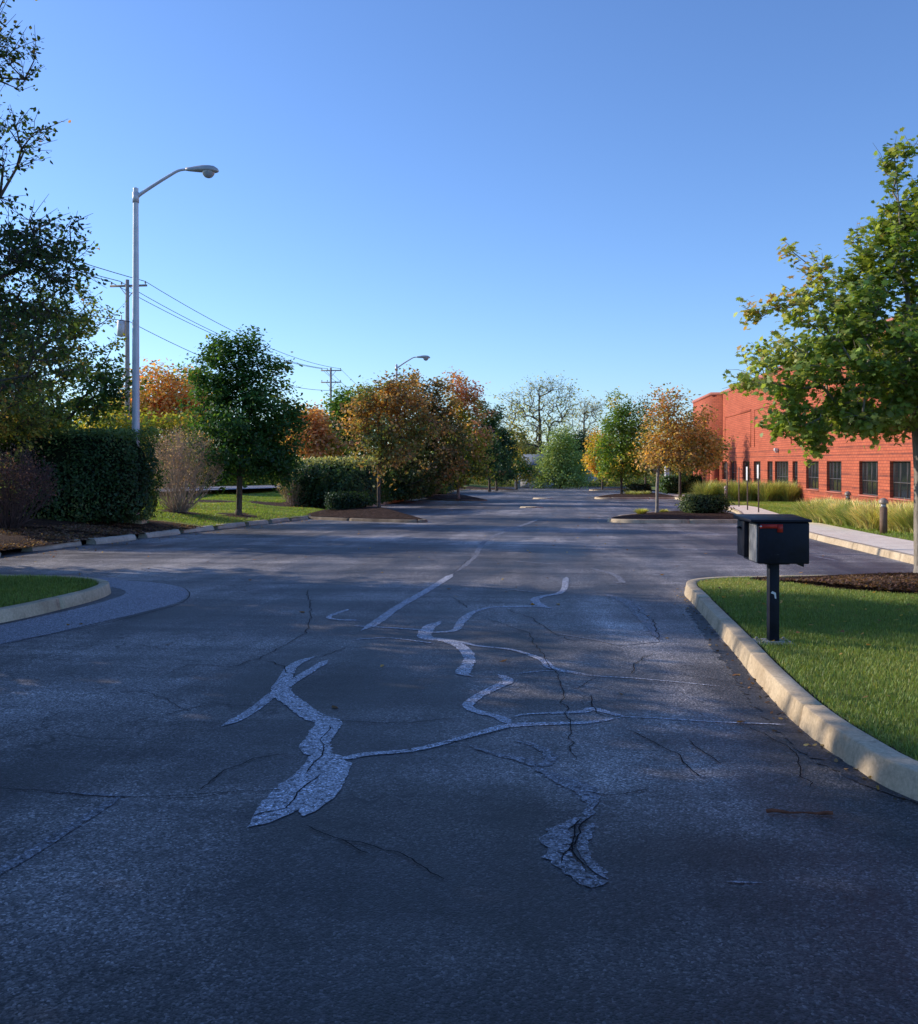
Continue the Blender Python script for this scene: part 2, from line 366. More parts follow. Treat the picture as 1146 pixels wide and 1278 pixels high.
MUL=[(4.45,13.66),(4.25,13.45),(4.3,13.2),(4.7,13.0),(5.0,12.3),(5.6,11.75),(6.3,11.45),(7.2,11.4),(8.6,11.6),(9.3,12.3),(9.3,13.2),(8.8,13.7),(6.5,13.7)]
lid('mulch_bed',resample(sm(MUL+[MUL[0]],5),.25)[:-1],M['mulch'],lambda r:.122+.10*min(1,r*2.2))
ribbon('gutter_stain',np.array([(2.31,4.4),(2.12,5.15),(2.12,5.97),(2.27,7.27),(2.42,8.21),(2.62,9.63),(2.9,11.6)]),.13,M['gutter'],.004,.9,.05)
# near left island
LI=[(-14,8.0),(-8,8.25),(-6.2,8.8),(-5.35,9.6),(-5.02,10.4),(-4.86,11.3),(-4.78,12.2),(-4.9,12.95),(-5.3,13.5),(-6.0,13.85),(-7.2,14.05),(-9,14.3),(-14,14.9)]
P2,N2=kerb('kerb',LI,-1)
inn2=inset(P2,N2,.165)
fillpoly('island_lawn',inn2,M['lawn'],.118); isl2_poly=inn2
# apron patch beside it
AP=[G(0,770),G(0,800),G(40,792),G(110,775),G(175,762),G(225,752),G(236,740),G(225,731),G(190,726),G(140,723),(-5.6,15.0),(-7.5,15.2)]
AP=[(-5.1,9.6),(-4.9,8.7),(-4.4,8.9),G(120,778),G(180,764),G(222,752),G(234,742),G(228,734),G(200,728),G(150,724),(-5.6,14.8),(-6.5,14.6),(-5.5,13.9),(-4.7,13),(-4.6,12),(-4.75,11)]
fillpoly('asphalt_apron',resample(sm(AP+[AP[0]],5),.1)[:-1],M['asphalt_patch'],.004)
# right main kerb
kerb('kerb',[(7.9,11.9)]+[tuple(p) for p in RK[1:]]+[(17.6,74.6),(19,75.3),(24,75.8)],1,joint=3)
# peninsulas
def penins(noseY,pts,side,mat,hf,shrubless=True):
    P_,N_=kerb('kerb',pts,side,joint=3,mat='kerb_dirty' if side<0 else 'kerb',h=.10 if side<0 else .13); q=inset(P_,N_,.165); lid('mulch_bed',resample(np.vstack([q,q[:1]]),.3)[:-1],M[mat],hf); return q
penins(0,[(-6.4,36.6),(-4.5,34.9),(-2.6,33.7),(-1.5,33.25),(-1.15,33.7),(-1.6,35.0),(-2.6,38),(-3.7,42),(-5.2,47)],-1,'mulch',lambda r:.12+.30*min(1,r*1.8))
penins(0,[(-3.5,70),(-1,66.0),(1.0,64.9),(1.95,65.3),(1.8,67.5),(.6,73),(-1.5,80)],-1,'mulch',lambda r:.12+.25*min(1,r*1.8))
penins(0,[(1,126),(4,123.5),(7,122),(8,124),(7,130),(3,138)],-1,'mulch',lambda r:.12+.15*min(1,r*1.8))
penins(0,[(11.2,32.9),(9,32.7),(7,32.8),(5.9,33.1),(5.5,33.9),(5.9,35.6),(7.2,38.2),(9,41),(11.8,43.5)],1,'mulch',lambda r:.12+.12*min(1,r*1.8))
penins(0,[(17.5,71.5),(14,70.6),(11.5,70.3),(10.6,71.5),(11.2,75),(13,82),(16,90),(20,95)],1,'mulch',lambda r:.12+.12*min(1,r*1.8))
penins(0,[(26,120),(21,118.5),(18,118.3),(17,120),(18,125),(20,132),(26,140)],1,'mulch',lambda r:.12+.12*min(1,r*1.8))
kerb('kerb',[(-5.0,50),(-4.3,60),(-3.3,79),(-.5,109),(3,139),(7,163)],-1,n=1)
kerb('kerb',[(5,163),(30,163),(60,163)],-1,n=1)
# ------------------------------------------------------------- marks on the asphalt
def z9(x,y): return G(200+x/1.637,680+y/1.637)
S=MB()
def seal(pts,w,mb=S,jit=.22): ribbon('',[z9(*p) for p in pts],np.array(w)*(1.15+max(0,z9(*pts[0])[1]-6)*.07),None,.004+.0004*random.random(),jit,.03,mb=mb)
seal([(125,372),(180,345),(240,300),(300,262),(342,236)],.075)
seal([(318,228),(275,245),(257,270),(247,300),(275,325),(315,352),(345,364),(332,385),(318,412),(330,430),(345,442)],[.06,.08,.11,.12,.13])
seal([(342,425),(320,470),(270,515),(215,560),(180,578)],[.16,.20,.24,.20,.05],jit=.09)
seal([(370,440),(350,470),(330,510),(290,556)],[.12,.16,.14,.05],jit=.09)
seal([(345,442),(390,435),(430,428),(520,420),(600,400),(680,378),(720,370),(800,366),(870,364),(950,352)],[.06,.055,.05,.075,.05,.03])
seal([(720,369),(690,352),(650,342),(628,330),(650,310),(680,295),(712,278),(690,265)],[.07,.06,.07,.08,.08])
seal([(720,352),(760,346),(860,342),(880,335),(920,345),(950,352)],[.02,.03,.05,.06,.04])
seal([(940,352),(1000,354),(1050,357),(1146,363),(1280,368)],.02)
seal([(575,156),(548,170),(542,190),(590,197),(622,215),(632,235),(618,262),(640,270)],[.07,.1,.09,.07,.1])
seal([(540,180),(600,176),(614,160),(640,138),(680,128),(730,127),(770,126),(815,131)],[.07,.06,.07,.08,.05,.05,.09,.03])
seal([(830,66),(822,95),(785,105),(765,112),(780,125),(800,131)],[.05,.06,.05,.07,.05])
seal([(600,196),(650,207),(720,215),(780,235),(800,252),(870,265)],[.05,.04,.04,.07,.03])
seal([(715,265),(800,258),(880,268),(980,274),(1146,290)],.018)
seal([(395,166),(470,170),(540,175)],.035); seal([(395,194),(470,191),(560,202)],.025)
seal([(385,132),(345,147),(360,153),(410,155)],.045)
ribbon('',[z9(410,176),z9(440,160),z9(490,125),z9(540,97),z9(598,60)],.12,None,.0045,.15,.04,mb=S)
S.build('crack_seal',M['seal'])['kind']='structure'
S2=MB()

ribbon('',[z9(598,60),z9(640,27),G(610,672),G(657,654),G(672,648)],[.10,.12,.16,.16],None,.004,.4,.06,mb=S2)
seal([(630,410),(690,430),(740,440),(765,452),(800,440),(775,415),(720,400)],[.03,.04,.06,.07,.05,.03],S2,.5)
seal([(765,455),(820,480),(870,502),(885,535)],[.05,.08,.10,.05],S2,.6)
seal([(885,520),(880,540),(872,560)],.05,S2,.5)
seal([(878,556),(822,580),(812,620),(835,660),(880,690),(915,688)],[.04,.10,.09,.06],S2,.5)
seal([(885,570),(868,600),(872,640),(915,685)],[.05,.05,.04],S2,.6)
seal([(880,48),(930,62),(945,78),(925,75)],.06,S2,.5); seal([(905,100),(955,118),(985,150),(1025,195)],[.05,.12,.08,.05],S2,.6)
seal([(810,182),(900,197),(940,205),(1025,198)],.02,S2); seal([(600,82),(700,90),(790,100)],.03,S2,.5)
ribbon('',[G(-60,1120),G(0,1088),G(60,1052),G(150,994)],.06,None,.0045,.3,.04,mb=S2)
ribbon('',[G(0,1092),G(70,1048),G(155,992)],.03,None,.0052,.3,.04,mb=S2)
ribbon('',[G(55,988),G(110,992),G(168,996)],.03,None,.005,.5,.04,mb=S2)
ribbon('',[G(900,1101),G(955,1103)],.012,None,.0045,.6,.02,mb=S2)
S2.build('worn_crack_seal',M['seal2'])['kind']='structure'
K=MB()
def crack(pts,w=.012,px=False):
    q=[G(*p) if px else z9(*p) for p in pts]; r=np.random.default_rng(int(abs(q[0][0])*999)+int(q[0][1]*77))
    P=resample(np.array(q),.10); P[1:-1]+=r.normal(0,.014,(len(P)-2,2)); P=resample(P,.025); P[1:-1]+=r.normal(0,.0025,(len(P)-2,2)); ribbon('',P,w*.55,None,.0062,.5,.02,mb=K,raw=True)
for c in ([(0,522),(80,515),(160,505),(250,500)],[(80,505),(130,465),(190,437),(260,428)],[(340,360),(420,363),(500,366),(600,355)],[(300,575),(350,600),(380,620),(430,635)],
          [(0,272),(60,245),(150,250),(200,235),(250,208),(300,180),(310,140),(300,90)],[(200,235),(240,242),(280,275)],[(1005,222),(972,245),(960,265)],[(850,295),(893,272)],[(880,308),(884,340),(912,352)],
          [(598,60),(625,35),(648,16)],[(560,405),(620,402),(720,375)],[(870,505),(940,515),(1000,500)],[(960,380),(1040,420),(1110,480)],[(1080,400),(1146,450)],[(180,560),(245,545),(330,470)],
          [(345,370),(330,430),(300,470)],[(700,130),(760,150),(800,180),(850,200)],[(1020,200),(1010,160),(975,130)],[(560,110),(600,108),(628,130)],[(860,560),(840,620),(870,660)],[(380,210),(330,230)]): crack(c,.013)
for c in ([(0,985),(80,991),(165,996),(300,990)],[(420,1050),(500,1062),(560,1100)],[(0,830),(60,822),(140,800),(220,812)],[(150,905),(260,880),(380,884)],[(700,1080),(740,1020)],[(820,650),(830,660),(900,668)],[(330,712),(420,706),(520,700)],[(600,770),(660,790),(700,850),(720,960)],
          [(850,842),(960,860)],[(930,905),(990,935),(1010,985)],[(80,870),(180,862),(240,890)]): crack(c,.011,True)
crack([(-4.3,9.0),(-3.9,10.2)],.02) if False else None
ribbon('',[G(0,804),G(120,781),G(182,766),G(224,754),G(237,742),G(229,733)],.011,None,.0062,.6,.03,mb=K)
K.build('pavement_crack',M['crack'])['kind']='structure'
PT=MB()
for (x0,y0,x1,y1) in [(850,684.5,888,686),(897,697,920,698.5),(825,706,848,707),(838,670,862,671),(1015,694,1046,700),(1012,687,1030,690),(660,664,705,666),(745,668,800,670),(700,678,760,679),(560,690,600,692),
      (585,671,640,671.5),(800,656,822,657),(760,687,790,686),(380,684,410,682),(330,690,362,684),(400,672,440,669),(300,700,340,699),(640,700,700,705),(240,688,300,682),(470,690,540,688),(445,664,520,662),(690,640,760,640.6),(600,640,640,640),(380,660,430,659)]:
    ribbon('',[G(x0,y0),G((x0+x1)/2,(y0+y1)/2),G(x1,y1)],.09,None,.004,.7,.06,mb=PT)
PT.build('faded_stall_lines',M['seal2'])['kind']='structure'
# storm inlets
def inlet(px,py,w,d,label):
    x,y=G(px,py); o=empty('storm_drain',(x,y,float(gz(y))),label,'storm drain','storm drains in the middle of the lot',R(-6.3))
    MB().box(-w/2,w/2,-d/2,d/2,-.05,.008).build('apron',M['kerb'],o)
    g=MB().box(-.3,.3,-.3,.3,.009,.016)
    for k in range(5): g.box(-.27+k*.12,-.21+k*.12,-.28,.28,.0165,.022)
    g.build('grate',simple('cast_iron',(.05,.048,.045),.6,.5,.4),o)
inlet(663,633.7,1.25,2.6,'pale concrete drain apron in the lot, nearer of two'); inlet(677,622.7,1.5,4.5,'pale concrete drain apron in the lot, farther of two')
# broken kerb stones along the left verge
blocks=[(0,695,-34,699.5),(38.5,688.5,102,681),(118,679.5,170,674),(184,671.5,223.5,667),(229,665.5,267,661.5),(272,660.5,306,656.8),(311,656,334,653.8),(339,653,361,650.5),(364,650,384,648),(388,647.6,400,646.5)]
for i,(a,b,c,d) in enumerate(blocks):
    p=np.array(G(a,b)); q=np.array(G(c,d)); 
    if i==0: p,q=q,p
    m=(p+q)/2; L=np.linalg.norm(q-p); an=math.atan2(*(q-p)[::-1])
    lab=['concrete block of the left verge edging, cut by the photo left edge','second concrete edging block from the left, long and low','third concrete edging block from the left, below the big hedge','fourth concrete edging block from the left, at the hedge end','fifth concrete edging block from the left, below the bare round shrub','sixth concrete edging block from the left, by sunlit lawn','seventh concrete edging block, just below the dark maple trunk','eighth concrete edging block, right of the dark maple trunk','ninth concrete edging block, before the mulch island','small last concrete edging block touching the mulch island'][i]
    mb=MB(); prof=[(-.14,0),(-.13,.07),(-.075,.135),(.075,.14),(.12,.09),(.13,-.02)]; V=[];k=len(prof)
    ts=np.linspace(-L/2,L/2,9)
    for t_ in ts:
        for u,v in prof: V.append((t_+random.uniform(-.012,.012),u+random.uniform(-.008,.008),max(-.03,v+random.uniform(-.007,.007))))
    f=[(a_*k+b_,(a_+1)*k+b_,(a_+1)*k+(b_+1)%k,a_*k+(b_+1)%k) for a_ in range(8) for b_ in range(k)]
    f.append(tuple(range(k))[::-1]); f.append(tuple(8*k+b_ for b_ in range(k)))
    o=mb.add(V,f).build('edging_block',M['stone'],bevel=.008)
    nrm=np.array([-math.sin(an),math.cos(an)]); m=m+nrm*.12
    o.location=(m[0],m[1],float(gz(m[1]))); o.rotation_euler=(0,math.atan(SL)*math.sin(an)*1.0,an+random.uniform(-.03,.03))
    tag(o,lab,'edging block','concrete edging blocks along the left verge')
# ------------------------------------------------------------- foliage machinery
MAPLE=np.array([(0,-.5),(.10,-.28),(.38,-.34),(.30,-.08),(.52,.12),(.26,.14),(.30,.34),(.12,.26),(0,.55),(-.12,.26),(-.30,.34),(-.26,.14),(-.52,.12),(-.30,-.08),(-.38,-.34),(-.10,-.28)])
OVAL=np.array([(0,-.5),(.24,-.22),(.27,.08),(0,.5),(-.27,.08),(-.24,-.22)])
QUAD=np.array([(0,-.5),(.33,0),(0,.5),(-.33,0)])
def vnoise(P,f,seed):
    r=np.random.default_rng(seed); o=np.zeros(len(P))
    for k in range(5):
        d=r.normal(size=3)*f*(1+.5*k); o+=np.sin(P@d+r.uniform(0,6.28))/(1+.3*k)
    return o/2.6
def leaves(mb,pos,size,shape,col,r,up=.5,outward=None):
    n=len(pos); N=r.normal(size=(n,3)); N[:,2]=np.abs(N[:,2])+up
    if outward is not None: N+=outward
    N/=np.linalg.norm(N,axis=1)[:,None]
    A=np.cross(N,r.normal(size=(n,3))); A/=np.linalg.norm(A,axis=1)[:,None]+1e-9; B=np.cross(N,A)
    s=(size*r.uniform(.65,1.3,n))[:,None,None]; L=shape; m=len(L)
    V=pos[:,None,:]+s*(L[None,:,0,None]*A[:,None,:]+L[None,:,1,None]*B[:,None,:]+ (-.25*np.abs(L[None,:,0,None])*N[:,None,:]))
    FI=np.arange(n*m).reshape(n,m); mb.bulk(V.reshape(-1,3),FI,m,col)
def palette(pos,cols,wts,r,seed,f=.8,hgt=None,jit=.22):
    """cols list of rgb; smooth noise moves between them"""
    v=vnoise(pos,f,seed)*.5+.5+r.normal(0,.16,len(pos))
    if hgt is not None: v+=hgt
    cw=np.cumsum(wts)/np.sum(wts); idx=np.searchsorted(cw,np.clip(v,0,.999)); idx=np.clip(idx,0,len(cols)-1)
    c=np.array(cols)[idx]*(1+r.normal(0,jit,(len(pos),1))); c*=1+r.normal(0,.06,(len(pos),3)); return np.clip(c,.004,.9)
GREEN=[(.035,.075,.014),(.055,.105,.02),(.085,.14,.026)]
def edges_mesh(mb,P0,P1,R0,R1,n=5):
    T=P1-P0; T/=np.linalg.norm(T,axis=1)[:,None]+1e-9
    ref=np.where(np.abs(T[:,2:3])<.9,np.array([[0,0,1.]]),np.array([[1.,0,0]]))
    A=np.cross(T,ref); A/=np.linalg.norm(A,axis=1)[:,None]+1e-9; B=np.cross(T,A)
    a=np.arange(n)*2*math.pi/n; cs=(np.cos(a)[None,:,None]*A[:,None,:]+np.sin(a)[None,:,None]*B[:,None,:])
    V=np.concatenate([P0[:,None]+cs*R0[:,None,None],P1[:,None]+cs*R1[:,None,None]],1).reshape(-1,3)
    k=len(P0); b=(np.arange(k)*2*n)[:,None]; j=np.arange(n)[None,:]; j2=(j+1)%n
    FI=np.stack([b+j,b+j2,b+n+j2,b+n+j],-1).reshape(-1,4); mb.bulk(V,FI,4)
def skeleton(trunk,targets,r,tip=.006,expo=.42,arc=.18,seg=.45,trunk_r=None,jit=.05):
    """trunk: list of points; targets: (n,3) sorted outwards. returns nodes,parents,radii"""
    nodes=[np.array(p,float) for p in trunk]; par=[-1]+list(range(len(trunk)-1)); leafn=[]
    arr=np.zeros((len(trunk)+len(targets)*24,3)); arr[:len(nodes)]=nodes; dist=np.zeros(len(arr))
    for i in range(1,len(nodes)): dist[i]=dist[i-1]+np.linalg.norm(arr[i]-arr[i-1])
    k=len(nodes); par=par+[0]*(len(arr)-k); start=max(1,int(len(trunk)*.35))
    for t_ in targets:
        d=arr[start:k]-t_; L=np.linalg.norm(d,axis=1)
        cost=L+.75*np.maximum(0,d[:,2]+.25*L)+.10*dist[start:k]
        j=int(np.argmin(cost))+start; a=arr[j]; D=t_-a; Ld=np.linalg.norm(D); ns=max(1,min(10,int(Ld/seg)))
        prev=j
        for s in range(1,ns+1):
            u=s/ns; p=a+D*u; p=p+np.array([0,0,-arc*Ld*math.sin(math.pi*u)*.6]); 
            if s<ns: p=p+r.normal(0,jit*Ld/ns*1.5,3)
            if k>=len(arr): break
            arr[k]=p; par[k]=prev; dist[k]=dist[prev]+np.linalg.norm(p-arr[prev]); prev=k; k+=1
        leafn.append(prev)
    arr=arr[:k]; par=np.array(par[:k]); w=np.zeros(k); w[leafn]+=1
    for i in range(k-1,0,-1): w[par[i]]+=w[i]
    rad=tip*np.maximum(w,1)**expo
    if trunk_r is not None:
        nt=len(trunk); rr=rad[:nt]; f=trunk_r/rr[0]; rad=np.where(np.arange(k)>=0,rad*1,rad); sc=np.clip((rad/rr[0]),0,1); rad=rad*(1+(f-1)*sc)
    return arr,par,rad
def lobesample(lobes,n,r,shell=.45,noisef=1.2,seed=1):
    vol=np.array([l[3]*l[4]*l[5] for l in lobes])**.75; idx=r.choice(len(lobes),n,p=vol/vol.sum())
    D=r.normal(size=(n,3)); D/=np.linalg.norm(D,axis=1)[:,None]; rr=r.uniform(0,1,n)**shell
    L=np.array(lobes)[idx]; bul=1+.22*vnoise(D*2+L[:,:3],noisef*1.3,seed)
    return L[:,:3]+D*(rr*bul)[:,None]*L[:,3:6]
def tree(name,label,base,trunk,lobes,ncl,lpc,leaf,shape,cols,wts,crad=.4,seed=1,bark='bark',cat='tree',group=None,tr=.12,tip=.006,shell=.45,hg=0,up=.5,twigs=0,jit=.22,extra=None,sides=5,droop=0,arc=.12,offs=None,bare=0,zflat=.7,cf=.8,ontwig=0):
    r=np.random.default_rng(seed); base=np.array(base,float)
    root=empty(name,base,label,cat,group)
    T=lobesample(lobes,ncl,r,shell,1.2,seed)
    c0=np.array(trunk[min(len(trunk)-1,2)]); T=T[np.argsort(np.linalg.norm((T-c0)*[1,1,.8],axis=1))]
    A,par,rad=skeleton(trunk,T,r,tip=tip,trunk_r=tr,arc=arc)
    i=np.arange(1,len(A)); mb=MB(); edges_mesh(mb,A[par[i]],A[i],rad[par[i]]*(np.where(rad[par[i]]>rad[i]*1.8,.75,1)),rad[i],sides)
    # flare
    mb.tube([np.array(trunk[0])+[0,0,-.15],np.array(trunk[0])+[0,0,.05],np.array(trunk[0])+[0,0,.22]],[rad[0]*1.35,rad[0]*1.3,rad[0]*1.0],8)
    cl=T
    if twigs:
        n=len(T)*twigs; s=np.repeat(T,twigs,0); d=r.normal(size=(n,3)); d[:,2]=d[:,2]*.6+.45; d/=np.linalg.norm(d,axis=1)[:,None]
        ctr=np.array(lobes)[:,:3].mean(0); o=s-ctr; o/=np.linalg.norm(o,axis=1)[:,None]+1e-9; d=d+o*.8; d/=np.linalg.norm(d,axis=1)[:,None]
        ln=r.uniform(.6,1.6,n)*crad; e=s+d*ln[:,None]; mid=(s+e)/2+r.normal(0,.06,(n,3))*crad
        edges_mesh(mb,s,mid,np.full(n,tip*.8),np.full(n,tip*.6),3); edges_mesh(mb,mid,e,np.full(n,tip*.6),np.full(n,tip*.35),3)
        cl=np.concatenate([T,mid,e]); tw=(s,mid,e)
    mb.build('trunk',M[bark],root,smooth=True)
    if bare<1:
        keep=cl if bare==0 else cl[r.uniform(size=len(cl))>bare]
        per=max(1,int(lpc*len(T)/max(1,len(keep)))) if twigs else lpc
        n=len(keep)*per; c=np.repeat(keep,per,0); off=r.normal(size=(n,3))*np.array([1,1,zflat])*crad*.55
        if droop: off[:,2]-=np.abs(r.normal(size=n))*droop
        p=c+off
        if ontwig:
            n=int(lpc*len(T)); i_=r.integers(0,len(tw[0]),n); u_=r.uniform(.05,1.05,n)[:,None]
            p=np.where(u_<.5,tw[0][i_]+(tw[1][i_]-tw[0][i_])*u_*2,tw[1][i_]+(tw[2][i_]-tw[1][i_])*(u_*2-1))+r.normal(0,ontwig,(n,3))
            p[:,2]-=np.abs(r.normal(0,leaf*.4,n))
        ctr=np.array(lobes)[:,:3].mean(0); o=p-ctr; o/=np.linalg.norm(o,axis=1)[:,None]+1e-9
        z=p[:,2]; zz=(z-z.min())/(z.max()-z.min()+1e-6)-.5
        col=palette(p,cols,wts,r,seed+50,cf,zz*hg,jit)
        lm=MB(); leaves(lm,p,leaf,shape,col,r,up,o*.6)
        lm.build('crown',M['leaf'],root)
    return root
def PL(Y,tx,base,cx,cy,rx,ry,dy=0,rd=None):
    """picture measurements -> lobe local to the tree base"""
    return (PX(cx,Y)-tx, dy, PZ(cy,Y)-base, rx/F*Y, (rd if rd is not None else rx)/F*Y, ry/F*Y)
def mk(name,label,tpx,Y,lob,ncl,lpc,leaf,cols,wts,zb=None,seed=1,shape=QUAD,lean=(0,0),tr=.1,th=.55,group=None,x=None,**k):
    X=PX(tpx,Y) if x is None else x
    if zb is None: zb=float(gz(Y))+.12
    elif callable(zb): zb=zb(X,Y)
    lobes=[PL(Y,X,zb,*l) for l in lob]
    top=max(l[2]+l[5]*.5 for l in lobes); low=min(l[2]-l[5] for l in lobes)
    cx=np.average([l[0] for l in lobes],weights=[l[3] for l in lobes]); cyy=np.average([l[1] for l in lobes])
    tk=[]; r=np.random.default_rng(seed+9)
    for u in np.linspace(0,1,9):
        z=top*u; f=np.clip((z-low*1.0)/(top-low*1.0+1e-6),0,1)
        tk.append((cx*f*.8+lean[0]*u+(r.normal(0,.015) if 0<u else 0)*tr*8, cyy*f*.8+lean[1]*u,z))
    return tree(name,label,(X,Y,zb),tk,lobes,ncl,lpc,leaf,shape,cols,wts,seed=seed,tr=tr,group=group,**k)
O1=(.34,.16,.05); O2=(.27,.16,.05); RD=(.27,.085,.04); YL=(.36,.27,.05); YG=(.17,.20,.03); BR=(.14,.095,.045); DG=(.018,.042,.014); MG=(.045,.09,.02); LG=(.10,.15,.035); PK=(.29,.13,.09)
# ----- near maple on the right
mk('maple_tree','green maple rising from the mulch bed behind the mailbox, cut by the right edge',1149,13.3,
   [(1120,205,17,40),(1130,270,36,52),(1100,330,40,45,0,60),(1160,350,85,100),(1005,340,30,30,-.2,40),(1055,390,62,50,0,90),(966,372,26,24,.2,35),(958,470,36,18,.1,45),(1015,462,70,40,.1,90),(1100,480,85,52,-.2,110),
    (1000,522,48,20,.1,45),(1025,548,34,12,.1,30),(1075,515,62,26,.3,90),(1230,420,110,130),(1200,300,70,90),(1150,450,110,75,-1.0,90),(1160,430,110,75,1.2,90),(1175,520,80,26,-.3,100)],
   700,52,.095,[(.065,.105,.022),(.105,.155,.034),(.17,.215,.055),(.24,.265,.09),(.27,.18,.07)],[2.5,4,3.2,2.9,.12],seed=3,shape=MAPLE,tr=.085,tip=.006,bark='bark_pale',crad=.26,twigs=4,ontwig=.05,zflat=.55,up=.8,shell=.42,hg=.25,lean=(-.05,0))
# ----- near left tree (trunk out of frame)
mk('pear_tree','tall thin leaved tree at the far left whose twigs reach over the top corner',-150,15.3,
   [(-20,320,120,75),(45,310,70,50,-.2,80),(70,340,52,38,-.4,60),(-60,430,150,90),(20,385,60,40),(-20,180,70,50),(-60,60,85,90),(-130,-60,120,150),(-180,250,160,250),(-10,60,50,50,.3,60)],
   620,34,.085,[(.025,.045,.012),(.04,.065,.02),(.10,.10,.03),(.30,.17,.05)],[4,4,1.2,.7],zb=zL,seed=5,shape=OVAL,tr=.16,tip=.009,bark='bark',crad=.42,twigs=5,shell=.5,zflat=.8,up=.1,jit=.3,ontwig=.045)
# ----- off-frame trees of the same row; some added to shape the foreground shade
sh=[(-9.9,8.7,9),(-11.5,4.9,10),(-10,-1.5,9),(-17,9.4,10.5),(-13.2,17.2,9.5),(-11,-8,9.5),(-17,-1,11),(-10.6,12.2,5.0),(-16.5,2.5,10.5)]
for i,(x,y,h) in enumerate(sh):
    zb=zL(x,y); cr=[2.35,3.2,2.9,2.7,2.15,2.8,3.2,2.3,3.2][i]
    lob=[(0,0,h*.34,cr,cr,h*.20),(0,0,h*.52,cr*1.02,cr*1.02,h*.22),(.3,-.2,h*.74,cr*.62,cr*.62,h*.24)]
    tree('pear_tree','unseen leafy tree in the left row, set out of frame to shade the near asphalt',(x,y,zb),[(0,0,h*.8*u) for u in np.linspace(0,1,8)],lob,230,38,.25,QUAD,[DG,MG,LG],[2,3,1],seed=20+i,crad=.6,group='unseen shade trees left of the frame')
# ----- left middle trees
mk('locust_tree','broad green tree behind the big dark hedge, left of the first lamp post',20,27.5,
   [(20,450,85,70),(95,420,55,50),(120,470,42,40),(50,520,80,45),(130,510,30,35),(-60,470,70,90),(60,395,50,32),(-20,390,60,50)],
   340,60,.13,[(.03,.06,.018),(.05,.09,.022),(.095,.135,.03),(.22,.21,.045)],[2,4,3.5,1.6],zb=zL,seed=31,tr=.13,tip=.012,crad=.55,twigs=4,ontwig=.07,shape=OVAL,shell=.5)
mk('pear_tree','yellowing low tree just behind the left end of the big hedge',-20,24.5,
   [(-20,500,60,60),(30,520,42,42),(-60,470,60,60),(20,470,30,40)],170,45,.11,[(.06,.08,.02),(.11,.13,.03),(.26,.23,.05),(.28,.16,.05)],[3,3,1.2,.4],zb=zL,seed=33,crad=.5,twigs=4,ontwig=.07,shape=OVAL,tr=.09,tip=.006)
mk('maple_tree','dark green round maple with a short trunk on the sunlit lawn',298,33.0,
   [(300,455,38,42),(268,482,34,38),(334,482,36,38),(300,520,62,48),(350,520,32,34),(268,533,26,36),(300,565,62,36),(345,562,34,34),(284,588,30,18),(306,428,22,20),(335,590,34,16),(280,440,24,24),(372,515,12,12)],
   420,60,.14,[(.020,.052,.014),(.032,.078,.02),(.055,.11,.025),(.13,.14,.035)],[3,4,2.5,.8],zb=zL,seed=35,shape=OVAL,tr=.11,tip=.006,crad=.36,shell=.42,hg=.25)
ORG='autumn trees beyond the street'
def far_(name,label,tpx,Y,lob,ncl,lpc,leaf,cols,wts,**k): return mk(name,label,tpx,Y,lob,ncl,lpc,leaf,cols,wts,**k)
zs=lambda x,y: float(gz(y))+.95
far_('maple_tree','bright orange tree seen between the lamp post and the dark maple',205,62,[(205,480,38,28),(176,505,34,28),(232,500,32,26),(205,520,50,25)],190,48,.26,[(.38,.20,.07),(.40,.24,.08),(.36,.14,.07),(.26,.24,.07)],[3,3,1,2.5],zb=zs,seed=41,tr=.15,crad=.8,hg=.0)
far_('oak_tree','yellow green tree low behind the bare round shrub',205,55,[(190,545,50,22),(240,540,40,28),(140,535,50,30),(225,560,60,20)],160,45,.25,[YG,(.22,.19,.03),LG,YL],[3,2,2,1],zb=zs,seed=42,tr=.12,crad=.8)
far_('oak_tree','pale green treetop rising just left of the dark maple',242,75,[(242,480,26,28),(250,520,30,40)],110,45,.28,[LG,YG,MG],[3,2,2],zb=zs,seed=43,tr=.15,crad=.9)
far_('maple_tree','small orange tree right of the dark maple',388,66,[(388,528,32,20),(378,550,34,20),(405,560,30,20)],150,48,.27,[(.36,.19,.08),(.32,.20,.08),(.33,.15,.09),YG],[3,2,1,1.5],zb=zs,seed=44,tr=.12,crad=.75,hg=-.3)
far_('oak_tree','rounded green tree under the distant utility pole',424,72,[(424,510,30,24),(415,540,34,30),(445,550,30,34),(440,515,22,24)],170,50,.27,[MG,(.06,.12,.02),LG],[2,3,1],zb=zs,seed=45,tr=.15,crad=.75)
far_('oak_tree','pale yellow green treetop right of the distant utility pole',455,95,[(455,495,20,17),(450,520,28,24),(480,500,24,24)],110,40,.34,[LG,YG,(.2,.2,.05)],[2,2,1],zb=zs,seed=46,tr=.15,crad=.9)
far_('oak_tree','low dark tree on the skyline left of the small orange tree',350,85,[(350,540,40,18),(360,560,60,24),(320,560,40,20)],120,45,.33,[YG,MG,LG],[1,2,1],zb=zs,seed=47,tr=.15,crad=.9)
far_('oak_tree','hazy low tree behind the first utility pole',100,90,[(100,520,70,35),(160,510,40,30),(40,500,60,50),(20,540,80,30)],200,45,.35,[MG,YG,DG],[2,1,1],zb=zs,seed=48,tr=.2,crad=1.0)
